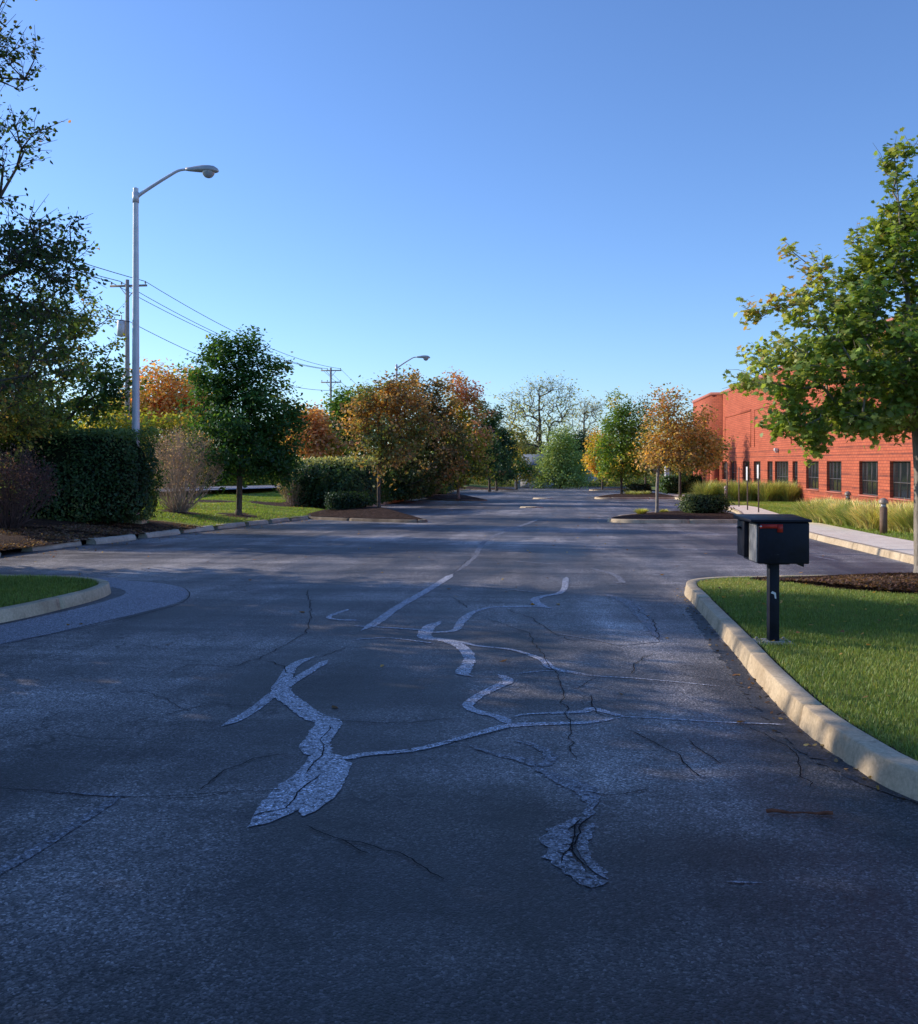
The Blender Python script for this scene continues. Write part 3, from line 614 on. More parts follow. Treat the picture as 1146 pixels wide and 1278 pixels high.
# ----- island trees left
mk('maple_tree','thin orange brown tree with a slim trunk on the first mulch island',473,38.5,
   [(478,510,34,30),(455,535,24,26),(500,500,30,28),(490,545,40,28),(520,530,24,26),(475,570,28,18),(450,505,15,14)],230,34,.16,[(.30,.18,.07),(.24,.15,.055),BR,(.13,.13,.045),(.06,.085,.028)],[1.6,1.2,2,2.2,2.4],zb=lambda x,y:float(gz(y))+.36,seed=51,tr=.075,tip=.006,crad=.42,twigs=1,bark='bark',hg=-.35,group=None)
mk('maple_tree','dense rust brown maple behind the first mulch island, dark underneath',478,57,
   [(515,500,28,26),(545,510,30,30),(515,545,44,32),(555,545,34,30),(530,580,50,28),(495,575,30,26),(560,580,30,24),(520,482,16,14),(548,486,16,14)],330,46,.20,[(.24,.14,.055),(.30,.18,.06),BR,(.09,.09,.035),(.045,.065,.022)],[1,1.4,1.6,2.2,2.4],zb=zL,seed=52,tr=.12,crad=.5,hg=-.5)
mk('maple_tree','pink and orange tinged tree with trunk on the second mulch island',572,65,
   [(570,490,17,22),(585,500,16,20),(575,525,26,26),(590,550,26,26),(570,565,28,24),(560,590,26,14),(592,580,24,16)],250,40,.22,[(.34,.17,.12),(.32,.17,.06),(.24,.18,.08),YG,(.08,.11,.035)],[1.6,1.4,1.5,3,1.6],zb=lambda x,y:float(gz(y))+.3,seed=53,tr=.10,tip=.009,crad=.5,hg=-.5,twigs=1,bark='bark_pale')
mk('maple_tree','dark grey green tree at the far island, left of its twin trunk',611,112,
   [(605,530,20,24),(600,565,24,26),(612,585,22,14),(600,508,10,12)],150,40,.34,[DG,(.04,.065,.025),(.10,.10,.04),PK],[3,2,1,.4],seed=54,tr=.16,crad=.8)
mk('spruce_tree','narrow dark evergreen at the far island, right of its twin trunk',620,118,
   [(622,535,10,18),(624,560,17,22),(626,585,20,16),(622,515,5,10)],150,40,.34,[(.014,.035,.018),(.03,.06,.03),(.05,.08,.03)],[2,2,1],seed=55,tr=.16,crad=.7)
mk('oak_tree','small yellow brown tree right of the narrow dark evergreen',645,135,[(645,545,16,22),(640,575,22,22),(655,590,16,12)],120,35,.38,[(.14,.14,.05),YL,MG],[3,1,2],seed=56,tr=.14,crad=.9)
# ----- far end
mk('sycamore_tree','tall nearly bare spreading tree standing on the skyline, larger of two',674,170,
   [(660,505,34,24),(690,495,30,20),(672,530,40,26),(640,520,26,24),(705,515,20,22),(680,485,18,10)],300,4,.42,[(.30,.29,.11),(.22,.22,.08),(.16,.17,.06)],[2,2,1],zb=-2.6,seed=61,tr=.42,tip=.028,crad=1.5,twigs=3,arc=-.05,sides=4,bark='bark')
mk('sycamore_tree','smaller bare grey tree on the skyline, right of the spreading one',728,185,[(730,520,22,20),(740,512,16,14),(722,545,20,20)],150,2,.4,[(.26,.24,.12)],[1],zb=-2.6,seed=62,tr=.3,tip=.025,crad=1.5,twigs=3,sides=4)
mk('willow_tree','soft pale green willow at the end of the lot',700,142,
   [(700,555,22,20),(690,575,24,20),(715,575,22,20),(702,592,32,14),(680,595,16,10),(706,540,14,10)],230,60,.32,[(.13,.18,.06),(.17,.22,.08),(.09,.14,.045)],[2,2,1],seed=63,tr=.22,crad=1.0,hg=.3,droop=.6)
mk('oak_tree','dark green tree directly behind the willow',722,165,[(722,555,20,18),(735,570,20,24),(712,575,20,20)],140,50,.42,[(.03,.06,.025),MG],[2,1],zb=-2.8,seed=64,tr=.2,crad=1.1)
mk('pear_tree','small orange yellow tree left of the green tree on the far right island',752,120,[(750,555,18,16),(745,575,16,14),(758,585,16,12)],130,45,.32,[(.34,.20,.05),YL,YG],[2,2,1.5],seed=65,tr=.13,crad=.8)
mk('pear_tree','upright bright green tree on the second right island',776,84,
   [(770,505,12,16),(778,525,26,22),(762,545,20,20),(790,545,24,26),(775,570,32,24),(760,585,20,10),(792,585,16,12)],240,42,.24,[(.06,.11,.02),(.10,.16,.03),YG,YL],[2,3,1.5,.6],seed=66,tr=.12,crad=.55,tip=.01,twigs=1)
mk('pear_tree','thinning brown grey tree between the green tree and the orange island tree',806,92,
   [(805,520,18,24),(800,550,24,28),(815,575,26,22)],160,22,.22,[(.15,.13,.06),(.08,.09,.035),(.2,.15,.06)],[2,2,1],seed=67,tr=.11,crad=.6,tip=.012,twigs=2)
mk('oak_tree','dim green low tree behind the far left hedges',-30,60,[(-30,560,80,40),(-90,540,60,60)],120,45,.3,[MG,DG,YG],[2,1,1],zb=zs,seed=49,tr=.12,crad=.9)
mk('maple_tree','golden orange tree with a pale trunk on the first right island',820,37.5,
   [(836,510,20,22),(825,535,24,22),(850,545,28,22),(880,560,24,16),(835,565,32,17),(868,575,26,11),(815,572,16,10),(870,530,16,18)],270,34,.135,[(.36,.22,.07),(.28,.19,.07),(.20,.18,.06),(.34,.16,.06)],[2,2,2,.6],seed=68,tr=.07,tip=.0045,crad=.36,twigs=2,bark='bark_pale',lean=(.1,0),jit=.3)
mk('pear_tree','olive brown tree close to the projecting brick block',849,76,[(860,540,18,20),(850,565,22,18),(880,575,20,12)],130,36,.22,[(.12,.12,.035),(.2,.15,.04),MG],[2,1.5,1],seed=69,tr=.11,crad=.55,tip=.01,twigs=1)
# background wood, individual trees
bg=[(575,150,[(575,560,26,28),(560,585,30,20)],'brown green tree low behind the pink and orange tree',[(.12,.11,.04),MG]),
    (655,190,[(655,560,30,14),(640,580,34,18)],'dull yellow tree under the left limbs of the spreading bare tree',[(.2,.19,.07),(.12,.13,.05)]),
    (690,205,[(690,565,40,10),(700,585,50,16)],'low olive tree behind the willow crown',[(.13,.14,.05),(.08,.1,.04)]),
    (745,200,[(745,560,30,16),(760,580,34,20)],'olive tree behind the small orange yellow tree',[(.13,.14,.055),MG]),
    (790,190,[(790,575,40,22),(815,580,30,20)],'dark low tree at the right end of the lot',[MG,(.1,.11,.045)]),
    (835,150,[(835,560,30,26),(855,575,30,20)],'grey brown tree just left of the projecting brick block',[(.12,.12,.05),(.17,.14,.06)]),
    (530,160,[(530,560,50,30),(490,570,50,28)],'broad green tree mass behind the rust brown maple',[MG,(.09,.12,.03)]),
    (620,180,[(610,570,30,20),(625,585,30,16)],'dull green tree behind the narrow dark evergreen',[MG,(.11,.12,.045)])]
for i,(px,Y,lob,lab,cc) in enumerate(bg):
    mk('oak_tree',lab,px,Y,lob,130,42,.5,cc,[1]*len(cc),zb=-2.9,seed=80+i,tr=.25,crad=1.3,group='trees of the wood beyond the lot',tip=.015)
# undergrowth along the far end
def scatter_leaves(name,pts,size,cols,wts,label,cat,seed=1,kind='stuff',off=(0,0,0)):
    r=np.random.default_rng(seed); mb=MB(); leaves(mb,pts,size,QUAD,palette(pts,cols,wts,r,seed,.15),r,.4)
    o=mb.build(name,M['leaf']); tag(o,label,cat,None,kind); return o
n=26000; u=rng.uniform(0,1,n); X=PX(rng.uniform(380,900,n),172); Y=rng.uniform(164,182,n)
hh=1.6+1.3*vnoise(np.stack([X,Y*0,Y*0],1),.25,5)+.6*vnoise(np.stack([X,Y,Y*0],1),.9,6)
Z=gz(Y)+.1+np.maximum(.3,hh)*rng.uniform(0,1,n)**.7
scatter_leaves('undergrowth',np.stack([X,Y,Z],1),.45,[(.09,.12,.04),(.13,.15,.06),(.16,.15,.07),MG],[2,2,1,1],'tangled low scrub along the far end of the lot','undergrowth',7)
n=46000; Y=rng.uniform(30,160,n); X=-30+.115*Y-rng.uniform(0,8,n)
hh=2.6+1.6*vnoise(np.stack([X,Y,Y*0],1),.12,15); Z=gz(Y)+.95+hh*rng.uniform(0,1,n)**.7
scatter_leaves('undergrowth',np.stack([X,Y,Z],1),.42,[(.06,.09,.03),(.10,.13,.04),(.2,.12,.04),DG],[2,2,.6,1],'low scrub and saplings on the far side of the street','undergrowth',8)
# ------------------------------------------------------------- hedges and shrubs
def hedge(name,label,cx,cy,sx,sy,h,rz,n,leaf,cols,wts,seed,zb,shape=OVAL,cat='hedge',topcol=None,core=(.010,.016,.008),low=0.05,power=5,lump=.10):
    r=np.random.default_rng(seed); root=empty(name,(cx,cy,zb),label,cat,None,rz)
    D=r.normal(size=(n,3)); D/=np.linalg.norm(D,axis=1)[:,None]
    q=D/(np.sum(np.abs(D)**power,axis=1)**(1/power))[:,None]       # superellipsoid surface
    q=q*(1-np.abs(r.normal(0,.055,n)))[:,None]
    # spread more uniformly on long sides
    p=q*np.array([sx/2,sy/2,h/2]); p[:,0]=np.where(np.abs(q[:,0])<.97,p[:,0],p[:,0])
    m=r.uniform(size=n)<.55; p[m,0]=r.uniform(-sx/2*.97,sx/2*.97,m.sum())
    lum=1+lump*vnoise(p,2.2,seed); p*=lum[:,None]; p+=r.normal(0,leaf*.35,(n,3)); p[:,2]+=h/2
    p=p[p[:,2]>low+r.uniform(0,.15,len(p))]
    col=palette(p,cols,wts,r,seed,1.1)
    if topcol is not None:  # yellowish sunlight on the hedge top, painted into the leaf colour
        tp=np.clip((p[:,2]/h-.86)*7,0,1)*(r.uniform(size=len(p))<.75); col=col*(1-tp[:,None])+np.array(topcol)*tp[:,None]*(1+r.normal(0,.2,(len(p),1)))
    o=p-np.array([0,0,h/2]); o/=np.linalg.norm(o,axis=1)[:,None]
    mb=MB(); leaves(mb,p,leaf,shape,np.clip(col,.004,1),r,.2,o*1.2); mb.build('foliage',M['leaf'],root)
    # dark inner mass of stems
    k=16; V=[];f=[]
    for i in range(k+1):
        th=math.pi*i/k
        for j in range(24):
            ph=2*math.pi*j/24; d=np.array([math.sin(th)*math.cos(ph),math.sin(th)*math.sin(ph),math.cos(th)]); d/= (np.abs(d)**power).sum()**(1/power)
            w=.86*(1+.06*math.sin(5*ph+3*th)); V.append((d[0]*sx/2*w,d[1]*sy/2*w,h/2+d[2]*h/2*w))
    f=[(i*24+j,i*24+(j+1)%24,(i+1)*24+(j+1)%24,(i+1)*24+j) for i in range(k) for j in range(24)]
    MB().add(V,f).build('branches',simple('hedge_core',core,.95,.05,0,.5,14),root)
    return root
HG=[(.017,.038,.014),(.034,.066,.023),(.065,.10,.036),(.12,.13,.04)]
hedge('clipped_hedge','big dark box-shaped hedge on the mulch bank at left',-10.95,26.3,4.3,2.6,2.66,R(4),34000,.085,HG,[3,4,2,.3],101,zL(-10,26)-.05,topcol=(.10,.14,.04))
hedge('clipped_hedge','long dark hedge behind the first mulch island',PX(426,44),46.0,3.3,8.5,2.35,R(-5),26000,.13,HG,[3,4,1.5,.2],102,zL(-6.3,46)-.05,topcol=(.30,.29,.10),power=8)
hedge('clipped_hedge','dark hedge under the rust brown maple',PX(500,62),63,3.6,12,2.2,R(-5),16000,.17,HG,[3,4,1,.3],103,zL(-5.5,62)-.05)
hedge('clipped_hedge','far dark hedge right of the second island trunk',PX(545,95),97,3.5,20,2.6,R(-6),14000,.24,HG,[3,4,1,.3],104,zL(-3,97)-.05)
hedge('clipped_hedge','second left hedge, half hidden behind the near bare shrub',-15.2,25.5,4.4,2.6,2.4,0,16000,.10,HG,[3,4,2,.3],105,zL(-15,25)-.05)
hedge('low_shrub','low dark mounded shrub on the first mulch island',PX(432,38),38,1.7,1.5,.85,0,6000,.085,[(.010,.022,.009),(.016,.034,.013)],[1,1],106,float(gz(38))+.18,cat='shrub',power=2.3,lump=.15)
hedge('low_shrub','rounded green shrub on the first right island',PX(879,36.5),36.6,1.85,1.3,.82,0,7000,.075,[(.03,.05,.018),(.05,.075,.025),(.09,.11,.04)],[2,3,1],107,float(gz(36))+.14,cat='shrub',power=2.3,lump=.18)
hedge('low_shrub','dark green shrub beside the entrance, left of the brick block',PX(842,88),88,2.6,1.8,1.7,0,3500,.2,[(.03,.06,.02),(.05,.09,.03)],[1,1],108,float(gz(88))+.12,cat='shrub',power=2.3,lump=.2)
hedge('low_shrub','dark low shrub in front of the projecting brick block',PX(862,92),92,3.2,1.6,1.8,0,3500,.2,[(.02,.045,.016),(.04,.07,.02)],[1,1],109,float(gz(92))+.12,cat='shrub',power=2.3,lump=.2)
hedge('low_shrub','dark shrub at the far island by the upright green tree',PX(797,84),84,2.3,1.8,.95,0,2500,.2,[(.02,.04,.016),(.05,.06,.03)],[1,1],110,float(gz(84))+.12,cat='shrub',power=2.3,lump=.25)
hedge('low_shrub','rounded green shrub at the hedge foot beyond the second island',PX(545,72),73,1.6,1.6,1.2,0,3000,.15,[LG,MG],[1,1],111,zL(-3.2,73)-.02,cat='shrub',power=2.3,lump=.2)
def stem_shrub(name,label,px,Y,w,h,n,seed,zb,cols,wts,leafn=6000,leaf=.05,cat='shrub',base=.25,bark='twig',flat=.85,spread=1.0):
    r=np.random.default_rng(seed); X=PX(px,Y); root=empty(name,(X,Y,zb),label,cat)
    mb=MB(); tips=[]
    nseg=7
    a=r.uniform(0,6.283,n); e=r.uniform(0,1,n)**.55; rad=e*w/2; bx=r.uniform(0,base,n)
    B=np.stack([bx*np.cos(a),bx*np.sin(a),np.zeros(n)],1)
    top=h*(np.sqrt(np.clip(1-(e*flat)**2.4,.05,1)))*r.uniform(.62,1.02,n)
    E=np.stack([rad*np.cos(a),rad*np.sin(a),top],1)
    prev=B; pr=np.full(n,.013)
    pts=[B]
    for s in range(1,nseg+1):
        u=s/nseg; p=B+(E-B)*np.array([u**.8,u**.8,u])[None,:] if False else B+(E-B)*np.stack([np.full(n,u**(.75+.0)),np.full(n,u**.75),np.full(n,u)],1)
        p=p+r.normal(0,.022*w/2.3,(n,3)); nr=.013*(1-u*.75); edges_mesh(mb,prev,p,pr*1.1,np.full(n,nr*1.1),4); prev=p; pr=np.full(n,nr); pts.append(p)
    # twigs
    for s in range(3,nseg+1):
        src=np.repeat(pts[s],6 if s>5 else (4 if s>4 else 2),0); k=len(src); d=r.normal(size=(k,3)); d[:,2]=np.abs(d[:,2])+.4
        o=src*[1,1,0]; o/=np.linalg.norm(o,axis=1)[:,None]+1e-6; d=d+o*.7; d/=np.linalg.norm(d,axis=1)[:,None]
        L=r.uniform(.12,.38,k)*w/2.3; e_=src+d*L[:,None]
        # keep inside envelope
        rr=np.linalg.norm(e_[:,:2],axis=1)/(w/2); zz=e_[:,2]/h; ok=(rr**2.2+np.abs(zz*1.0-.45)**2.2/.56**2.2<1.08)&(zz<1.03)
        src,e_=src[ok],e_[ok]; edges_mesh(mb,src,e_,np.full(len(src),.0045),np.full(len(src),.0025),3); tips.append(e_)
    mb.build('stems',M[bark],root)
    T=np.concatenate(tips); idx=r.integers(0,len(T),leafn); p=T[idx]+r.normal(0,.05,(leafn,3)); p=p[p[:,2]>.12]
    lm=MB(); leaves(lm,p,leaf,QUAD,palette(p,cols,wts,r,seed,1.5),r,.1); lm.build('foliage',M['leaf'],root)
    return root
BC=[(.24,.16,.14),(.31,.22,.17),(.22,.20,.09),(.16,.11,.10)]
stem_shrub('bare_shrub','round nearly bare vase-shaped shrub on the lawn right of the lamp post',224,31.6,3.0,2.95,130,121,zL(-10.3,34)-.02,BC,[2,2,1,2],4200,.055)
stem_shrub('bare_shrub','spreading bare purplish shrub in front of the big hedge at the left edge',8,22.6,2.4,2.1,120,122,zL(-11,22.6)-.02,[(.07,.04,.045),(.09,.055,.05),(.10,.13,.04)],[2,2,2],4200,.055,bark='twig_dark')
stem_shrub('bare_shrub','small pale twiggy round shrub left of the long dark hedge',368,42.5,1.55,1.7,150,123,zL(-7.6,42.5)-.02,[(.20,.17,.10),(.16,.15,.08),(.12,.14,.05)],[2,2,1],5500,.07)
stem_shrub('bare_shrub','small twiggy shrub by the kerb beyond the first mulch island',536,70,1.9,1.9,120,124,zL(-3.4,70)-.02,[(.17,.14,.08),(.14,.13,.06)],[1,1],4000,.1)
# ornamental grasses
def grass_clump(px,Y,w,h,n,seed,label,group,cols,zb=None,X=None):
    r=np.random.default_rng(seed); X=PX(px,Y) if X is None else X; zb=float(gz(Y))+.12 if zb is None else zb
    a=r.uniform(0,6.283,n); b=r.uniform(0,w*.18,n); B=np.stack([b*np.cos(a),b*np.sin(a),np.zeros(n)],1)
    a2=a+r.normal(0,.4,n); rr=r.uniform(.15,1,n)**.8*w/2; H=h*r.uniform(.6,1.05,n)*(1-.35*(rr/(w/2))**2)
    D=np.stack([np.cos(a2),np.sin(a2)],1); P=[]
    for u in (0,.4,.75,1.0):
        q=np.zeros((n,3)); q[:,:2]=B[:,:2]+D*(rr*u**1.7)[:,None]; q[:,2]=H*(u if u<.8 else .8+.1*(r.uniform(-1,1,n))+.12); P.append(q)
    S_=np.stack([-D[:,1],D[:,0],np.zeros(n)],1); W=[.011,.010,.008,.002]; V=[]
    for q,wd in zip(P,W): V.append(q-S_*wd); V.append(q+S_*wd)
    V=np.stack(V,1).reshape(-1,3); base=(np.arange(n)*8)[:,None]
    FI=np.concatenate([base+np.array([[0,1,3,2]]),base+np.array([[2,3,5,4]]),base+np.array([[4,5,7,6]])]); 
    c=palette(P[1],cols,[1]*len(cols),r,seed,.8); col=np.concatenate([c,c*1.05,c*1.25])
    mb=MB(); mb.bulk(V,FI,4,col); o=mb.build('ornamental_grass',M['grass']); o.location=(X,Y,zb); tag(o,label,'grass clump',group); return o
GC=[(.20,.23,.08),(.30,.29,.13),(.40,.36,.19),(.16,.20,.06)]
near=[(1012,31,10.9),(1025,30.5,0),(1040,29.6,0),(1052,28.6,0),(1066,27.8,0),(1080,27,0),(1092,26.3,0),(1120,25.6,0),(1134,25,0),(1150,24.6,0),(1030,33,0),(1060,31,0),(1090,29.5,0),(1125,28,0),(1146,27,0),(1165,26,0)]
for i,(px,Y,_) in enumerate(near):
    grass_clump(px,Y,1.35,.88,1500,200+i,'tall feathery grass clump in the bed behind the pale footpath','tall grasses behind the footpath',GC)
for i,px in enumerate([880,888,897,906,915,925,936,947,957,967,977,984]):
    Y=61+random.uniform(-1.5,1.5)-i*.25; grass_clump(px,Y,2.3,1.5,900,230+i,'tall grass clump in the row against the brick wall','tall grasses along the brick wall',[(.16,.19,.06),(.23,.23,.09),(.12,.16,.05)])
for i,(px,Y,w,h) in enumerate([(801,37.2,.75,.32),(829,37.6,.5,.25)]):
    grass_clump(px,Y,w,h,500,250+i,['pale yellow grass tuft left of the trunk on the first right island','small pale tuft right of the trunk on the first right island'][i],None,[(.32,.30,.10),(.26,.27,.09)])
for i,(px,Y) in enumerate([(786,79),(795,78),(806,80)]): grass_clump(px,Y,1.3,.5,400,255+i,'pale low plant along the second right island','low plants on the second right island',[(.25,.27,.12),(.2,.22,.1)])
# ------------------------------------------------------------- lawn blades
def inpoly(x,y,poly):
    c=np.zeros(len(x),bool); j=len(poly)-1
    for i in range(len(poly)):
        xi,yi=poly[i]; xj,yj=poly[j]
        c^=((yi>y)!=(yj>y))&(x<(xj-xi)*(y-yi)/(yj-yi+1e-12)+xi); j=i
    return c
def blades(name,x,y,z,h,w,label,seed,cols=None):
    r=np.random.default_rng(seed); n=len(x); a=r.uniform(0,6.283,n); H=h*r.uniform(.5,1.3,n)*(1+.25*vnoise(np.stack([x,y,0*x],1),3,seed))
    L=H*r.uniform(.1,.8,n); D=np.stack([np.cos(a),np.sin(a)],1); S_=np.stack([-D[:,1],D[:,0]],1)*w
    V=np.zeros((n,5,3)); B=np.stack([x,y],1)
    V[:,0,:2]=B-S_; V[:,1,:2]=B+S_; V[:,2,:2]=B+D*(L*.4)[:,None]+S_*.8; V[:,3,:2]=B+D*(L*.4)[:,None]-S_*.8; V[:,4,:2]=B+D*L[:,None]
    V[:,:,2]=z[:,None]; V[:,2,2]+=H*.6; V[:,3,2]+=H*.6; V[:,4,2]+=H
    mb=MB(); b=(np.arange(n)*5)[:,None]
    P=np.stack([x,y,0*x],1); cols=cols or [(.075,.112,.026),(.105,.145,.034),(.15,.18,.05),(.25,.23,.09)]
    c=palette(P,cols,[3,4,2,.5],r,seed,1.2,None,.18)
    mb.bulk(V.reshape(-1,3),b+np.array([[0,1,2,3]]),4,c); 
    mb.li.append((b+np.array([[3,2,4]])).ravel()); mb.lt.append(np.full(n,3)); mb.col.append(c*1.1)
    o=mb.build(name,M['grass']); return tag(o,label,'grass',None,'stuff')
n=330000; x=rng.uniform(2.2,9.5,n); y=rng.uniform(4.3,13.8,n); keep=inpoly(x,y,isl_poly)&(x/y<.56)&~inpoly(x,y,np.array(MUL))
x,y=x[keep],y[keep]; blades('grass_blades',x,y,gz(y)+.115,.040,.0028,'short mown grass of the island around the mailbox',1)
n=60000; x=rng.uniform(-8,-4.6,n); y=rng.uniform(9,14.8,n); keep=inpoly(x,y,isl2_poly)&(x/y>-.56); x,y=x[keep],y[keep]
blades('grass_blades',x,y,gz(y)+.115,.05,.0035,'short mown grass of the rounded island at left',2)
n=200000; y=rng.uniform(27,60,n)**1.0; d=rng.uniform(.1,16,n); x=kxL(y)-d; keep=(mulchL(x,y)<.5)&(x/y>-.52); x,y=x[keep],y[keep]
z=gz(y)+riseL(x,y)+bump2(x,y)*np.clip((kxL(y)-x)/1.5,0,1); blades('grass_blades',x,y,z-.01,.055,.009,'mown grass of the left verge around the bare shrub and dark maple',3,[(.09,.14,.022),(.13,.19,.03),(.18,.23,.045),(.26,.24,.09)])
n=90000; y=rng.uniform(17,60,n); x=kxR(y)+1.65+rng.uniform(0,10,n); keep=(x/y<.52); x,y=x[keep],y[keep]
blades('grass_blades',x,y,gz(y)+.12,.055,.008,'mown grass between the footpath and the brick building',4,[(.09,.14,.022),(.13,.18,.03),(.19,.22,.05),(.26,.24,.09)])
# wood chips and leaf litter
def chips(name,x,y,z,s,cols,label,seed,cat='mulch',shape=QUAD,up=1.5):
    r=np.random.default_rng(seed); mb=MB(); p=np.stack([x,y,z],1); leaves(mb,p,s,shape,palette(p,cols,[1]*len(cols),r,seed,3),r,up); return tag(mb.build(name,M['leaf']),label,cat,None,'stuff')
n=26000; x=rng.uniform(4.1,9,n); y=rng.uniform(11.3,13.7,n); k=inpoly(x,y,np.array(MUL)); x,y=x[k],y[k]
c=np.array(MUL).mean(0); 
dz=np.clip(1-np.hypot((x-6.8)/2.7,(y-12.6)/1.25),0,1)
chips('wood_chips',x,y,gz(y)+.135+.10*np.minimum(1,dz*2.2),.055,[(.03,.018,.013),(.07,.04,.03),(.13,.08,.055)],'dark wood chips around the foot of the green maple',11)
n=26000; y=rng.uniform(17,28,n); x=kxL(y)-rng.uniform(.05,4,n); k=x/y>-.56; x,y=x[k],y[k]
chips('wood_chips',x,y,gz(y)+riseL(x,y)+.015,.07,[(.03,.02,.015),(.08,.05,.035),(.16,.11,.08),(.09,.055,.04)],'dark wood chips on the bank below the big hedge',12)
n=900; x=rng.uniform(-9,14,n); y=rng.uniform(6,60,n)
ed=rng.uniform(size=n)<.6; x[ed]=kxL(y[ed])+np.abs(rng.normal(0,.5,ed.sum()))+.15
k=~inpoly(x,y,isl_poly)&~inpoly(x,y,isl2_poly)&(x>kxL(y)+.1); x,y=x[k],y[k]
chips('fallen_leaves',x,y,gz(y)+.012,.07,[(.25,.13,.04),(.14,.07,.03),(.3,.2,.06)],'scattered fallen leaves on the asphalt near the left verge',13,'fallen leaves',OVAL,3)
n=900; y=rng.uniform(17,60,n); x=kxL(y)-rng.uniform(0,8,n); 
chips('fallen_leaves',x,y,gz(y)+riseL(x,y)+.06,.08,[(.28,.16,.05),(.16,.09,.04)],'scattered fallen leaves on the left verge',14,'fallen leaves',OVAL,3)
n=120; x=rng.uniform(2.6,6,n); y=rng.uniform(6,13,n)
k=inpoly(x,y,isl_poly); x,y=x[k],y[k]
chips('fallen_leaves',x,y,gz(y)+.17,.06,[(.28,.18,.06),(.16,.09,.04)],'few fallen leaves on the mailbox lawn',15,'fallen leaves',OVAL,3)
n=260; i_=rng.integers(20,len(P)-20,n); q_=P[i_]-N[i_]*np.abs(rng.normal(.06,.07,n))[:,None]
chips('fallen_leaves',q_[:,0],q_[:,1],gz(q_[:,1])+.012,.035,[(.16,.09,.04),(.08,.05,.03),(.25,.17,.07)],'bits of leaf litter along the foot of the near right kerb',16,'fallen leaves',OVAL,3)
# fallen stick
x0,y0=G(957,1016); x1,y1=G(1040,1019)
mb=MB(); ts=np.linspace(0,1,12); mb.tube([(x0+(x1-x0)*t_,y0+(y1-y0)*t_+.006*math.sin(t_*9),float(gz(y0))+.014+.003*math.sin(t_*14)) for t_ in ts],.0065+.0025*np.sin(ts*7+1)+.001*np.sin(ts*31),6)
tag(mb.build('stick',M['stick'],smooth=True),'straight reddish brown stick lying on the asphalt near the right kerb','stick')
# ------------------------------------------------------------- street lamps
def lamp(px,Y,topy,x_arm,label,zb):
    X=PX(px,Y); o=empty('street_lamp',(X,Y,zb),label,'street lamp','street lamps along the left verge')
    H=PZ(topy,Y)-zb
    MB().box(-.28,.28,-.28,.28,-.3,.12).build('footing',M['kerb'],o,bevel=.02)
    mb=MB().lathe([(.16,.12),(.16,.15),(.125,.16),(.12,.2),(.105,H*.4),(.075,H-.02),(.078,H),(.02,H+.03)],14); mb.build('pole',M['galv'],o,smooth=True)
    k=x_arm
    pts=[(0.03,0,H-.28),(.12,0,H-.18),(.55*k,0,H+.10*k),(1.0*k,0,H+.38*k),(1.25*k,0,H+.52*k),(1.42*k,0,H+.56*k),(1.62*k,0,H+.57*k)]
    P_=sm(pts,5); MB().tube(P_,np.linspace(.055,.032,len(P_)),10).tube([(0,0,H-.42),(0,0,H-.12)],.095,12).build('arm',M['galv'],o,smooth=True)
    x0=1.5*k; z0=H+.56*k; prof=[(0,.045,.05,.0),(.1,.06,.06,-.01),(.28,.10,.085,-.01),(.5,.15,.105,-.01),(.68,.17,.11,-.02),(.82,.15,.10,-.03),(.92,.09,.06,-.04),(.96,.02,.02,-.045)]
    V=[];n=14
    for u,wy,wz,dz in prof:
        for j in range(n):
            a=2*math.pi*j/n; V.append((x0+u,wy*math.cos(a),z0+dz+1.35*wz*(math.sin(a) if math.sin(a)>0 else .45*math.sin(a))))
    f=[(i*n+j,i*n+(j+1)%n,(i+1)*n+(j+1)%n,(i+1)*n+j) for i in range(len(prof)-1) for j in range(n)]+[tuple(range(n))[::-1],tuple((len(prof)-1)*n+j for j in range(n))]
    h=MB().add(V,f).build('lamp_head',M['lamp_grey'],o,smooth=True)
    V=[]
    for i in range(7):
        th=math.pi/2*i/6
        for j in range(n): a=2*math.pi*j/n; V.append((x0+.66+.19*math.cos(th)*math.cos(a),.14*math.cos(th)*math.sin(a),z0-.05-.20*math.sin(th)))
    f=[(i*n+j,i*n+(j+1)%n,(i+1)*n+(j+1)%n,(i+1)*n+j) for i in range(6) for j in range(n)]
    MB().add(V,f).build('lens',M['lens'],h,smooth=True)
    return o
lamp(169.5,26.8,235,.97,'tall galvanised street lamp behind the big dark hedge',zL(PX(169.5,26.8),26.8))
lamp(495,64,455,.92,'distant galvanised street lamp rising out of the rust brown maple',zL(PX(495,64),64))
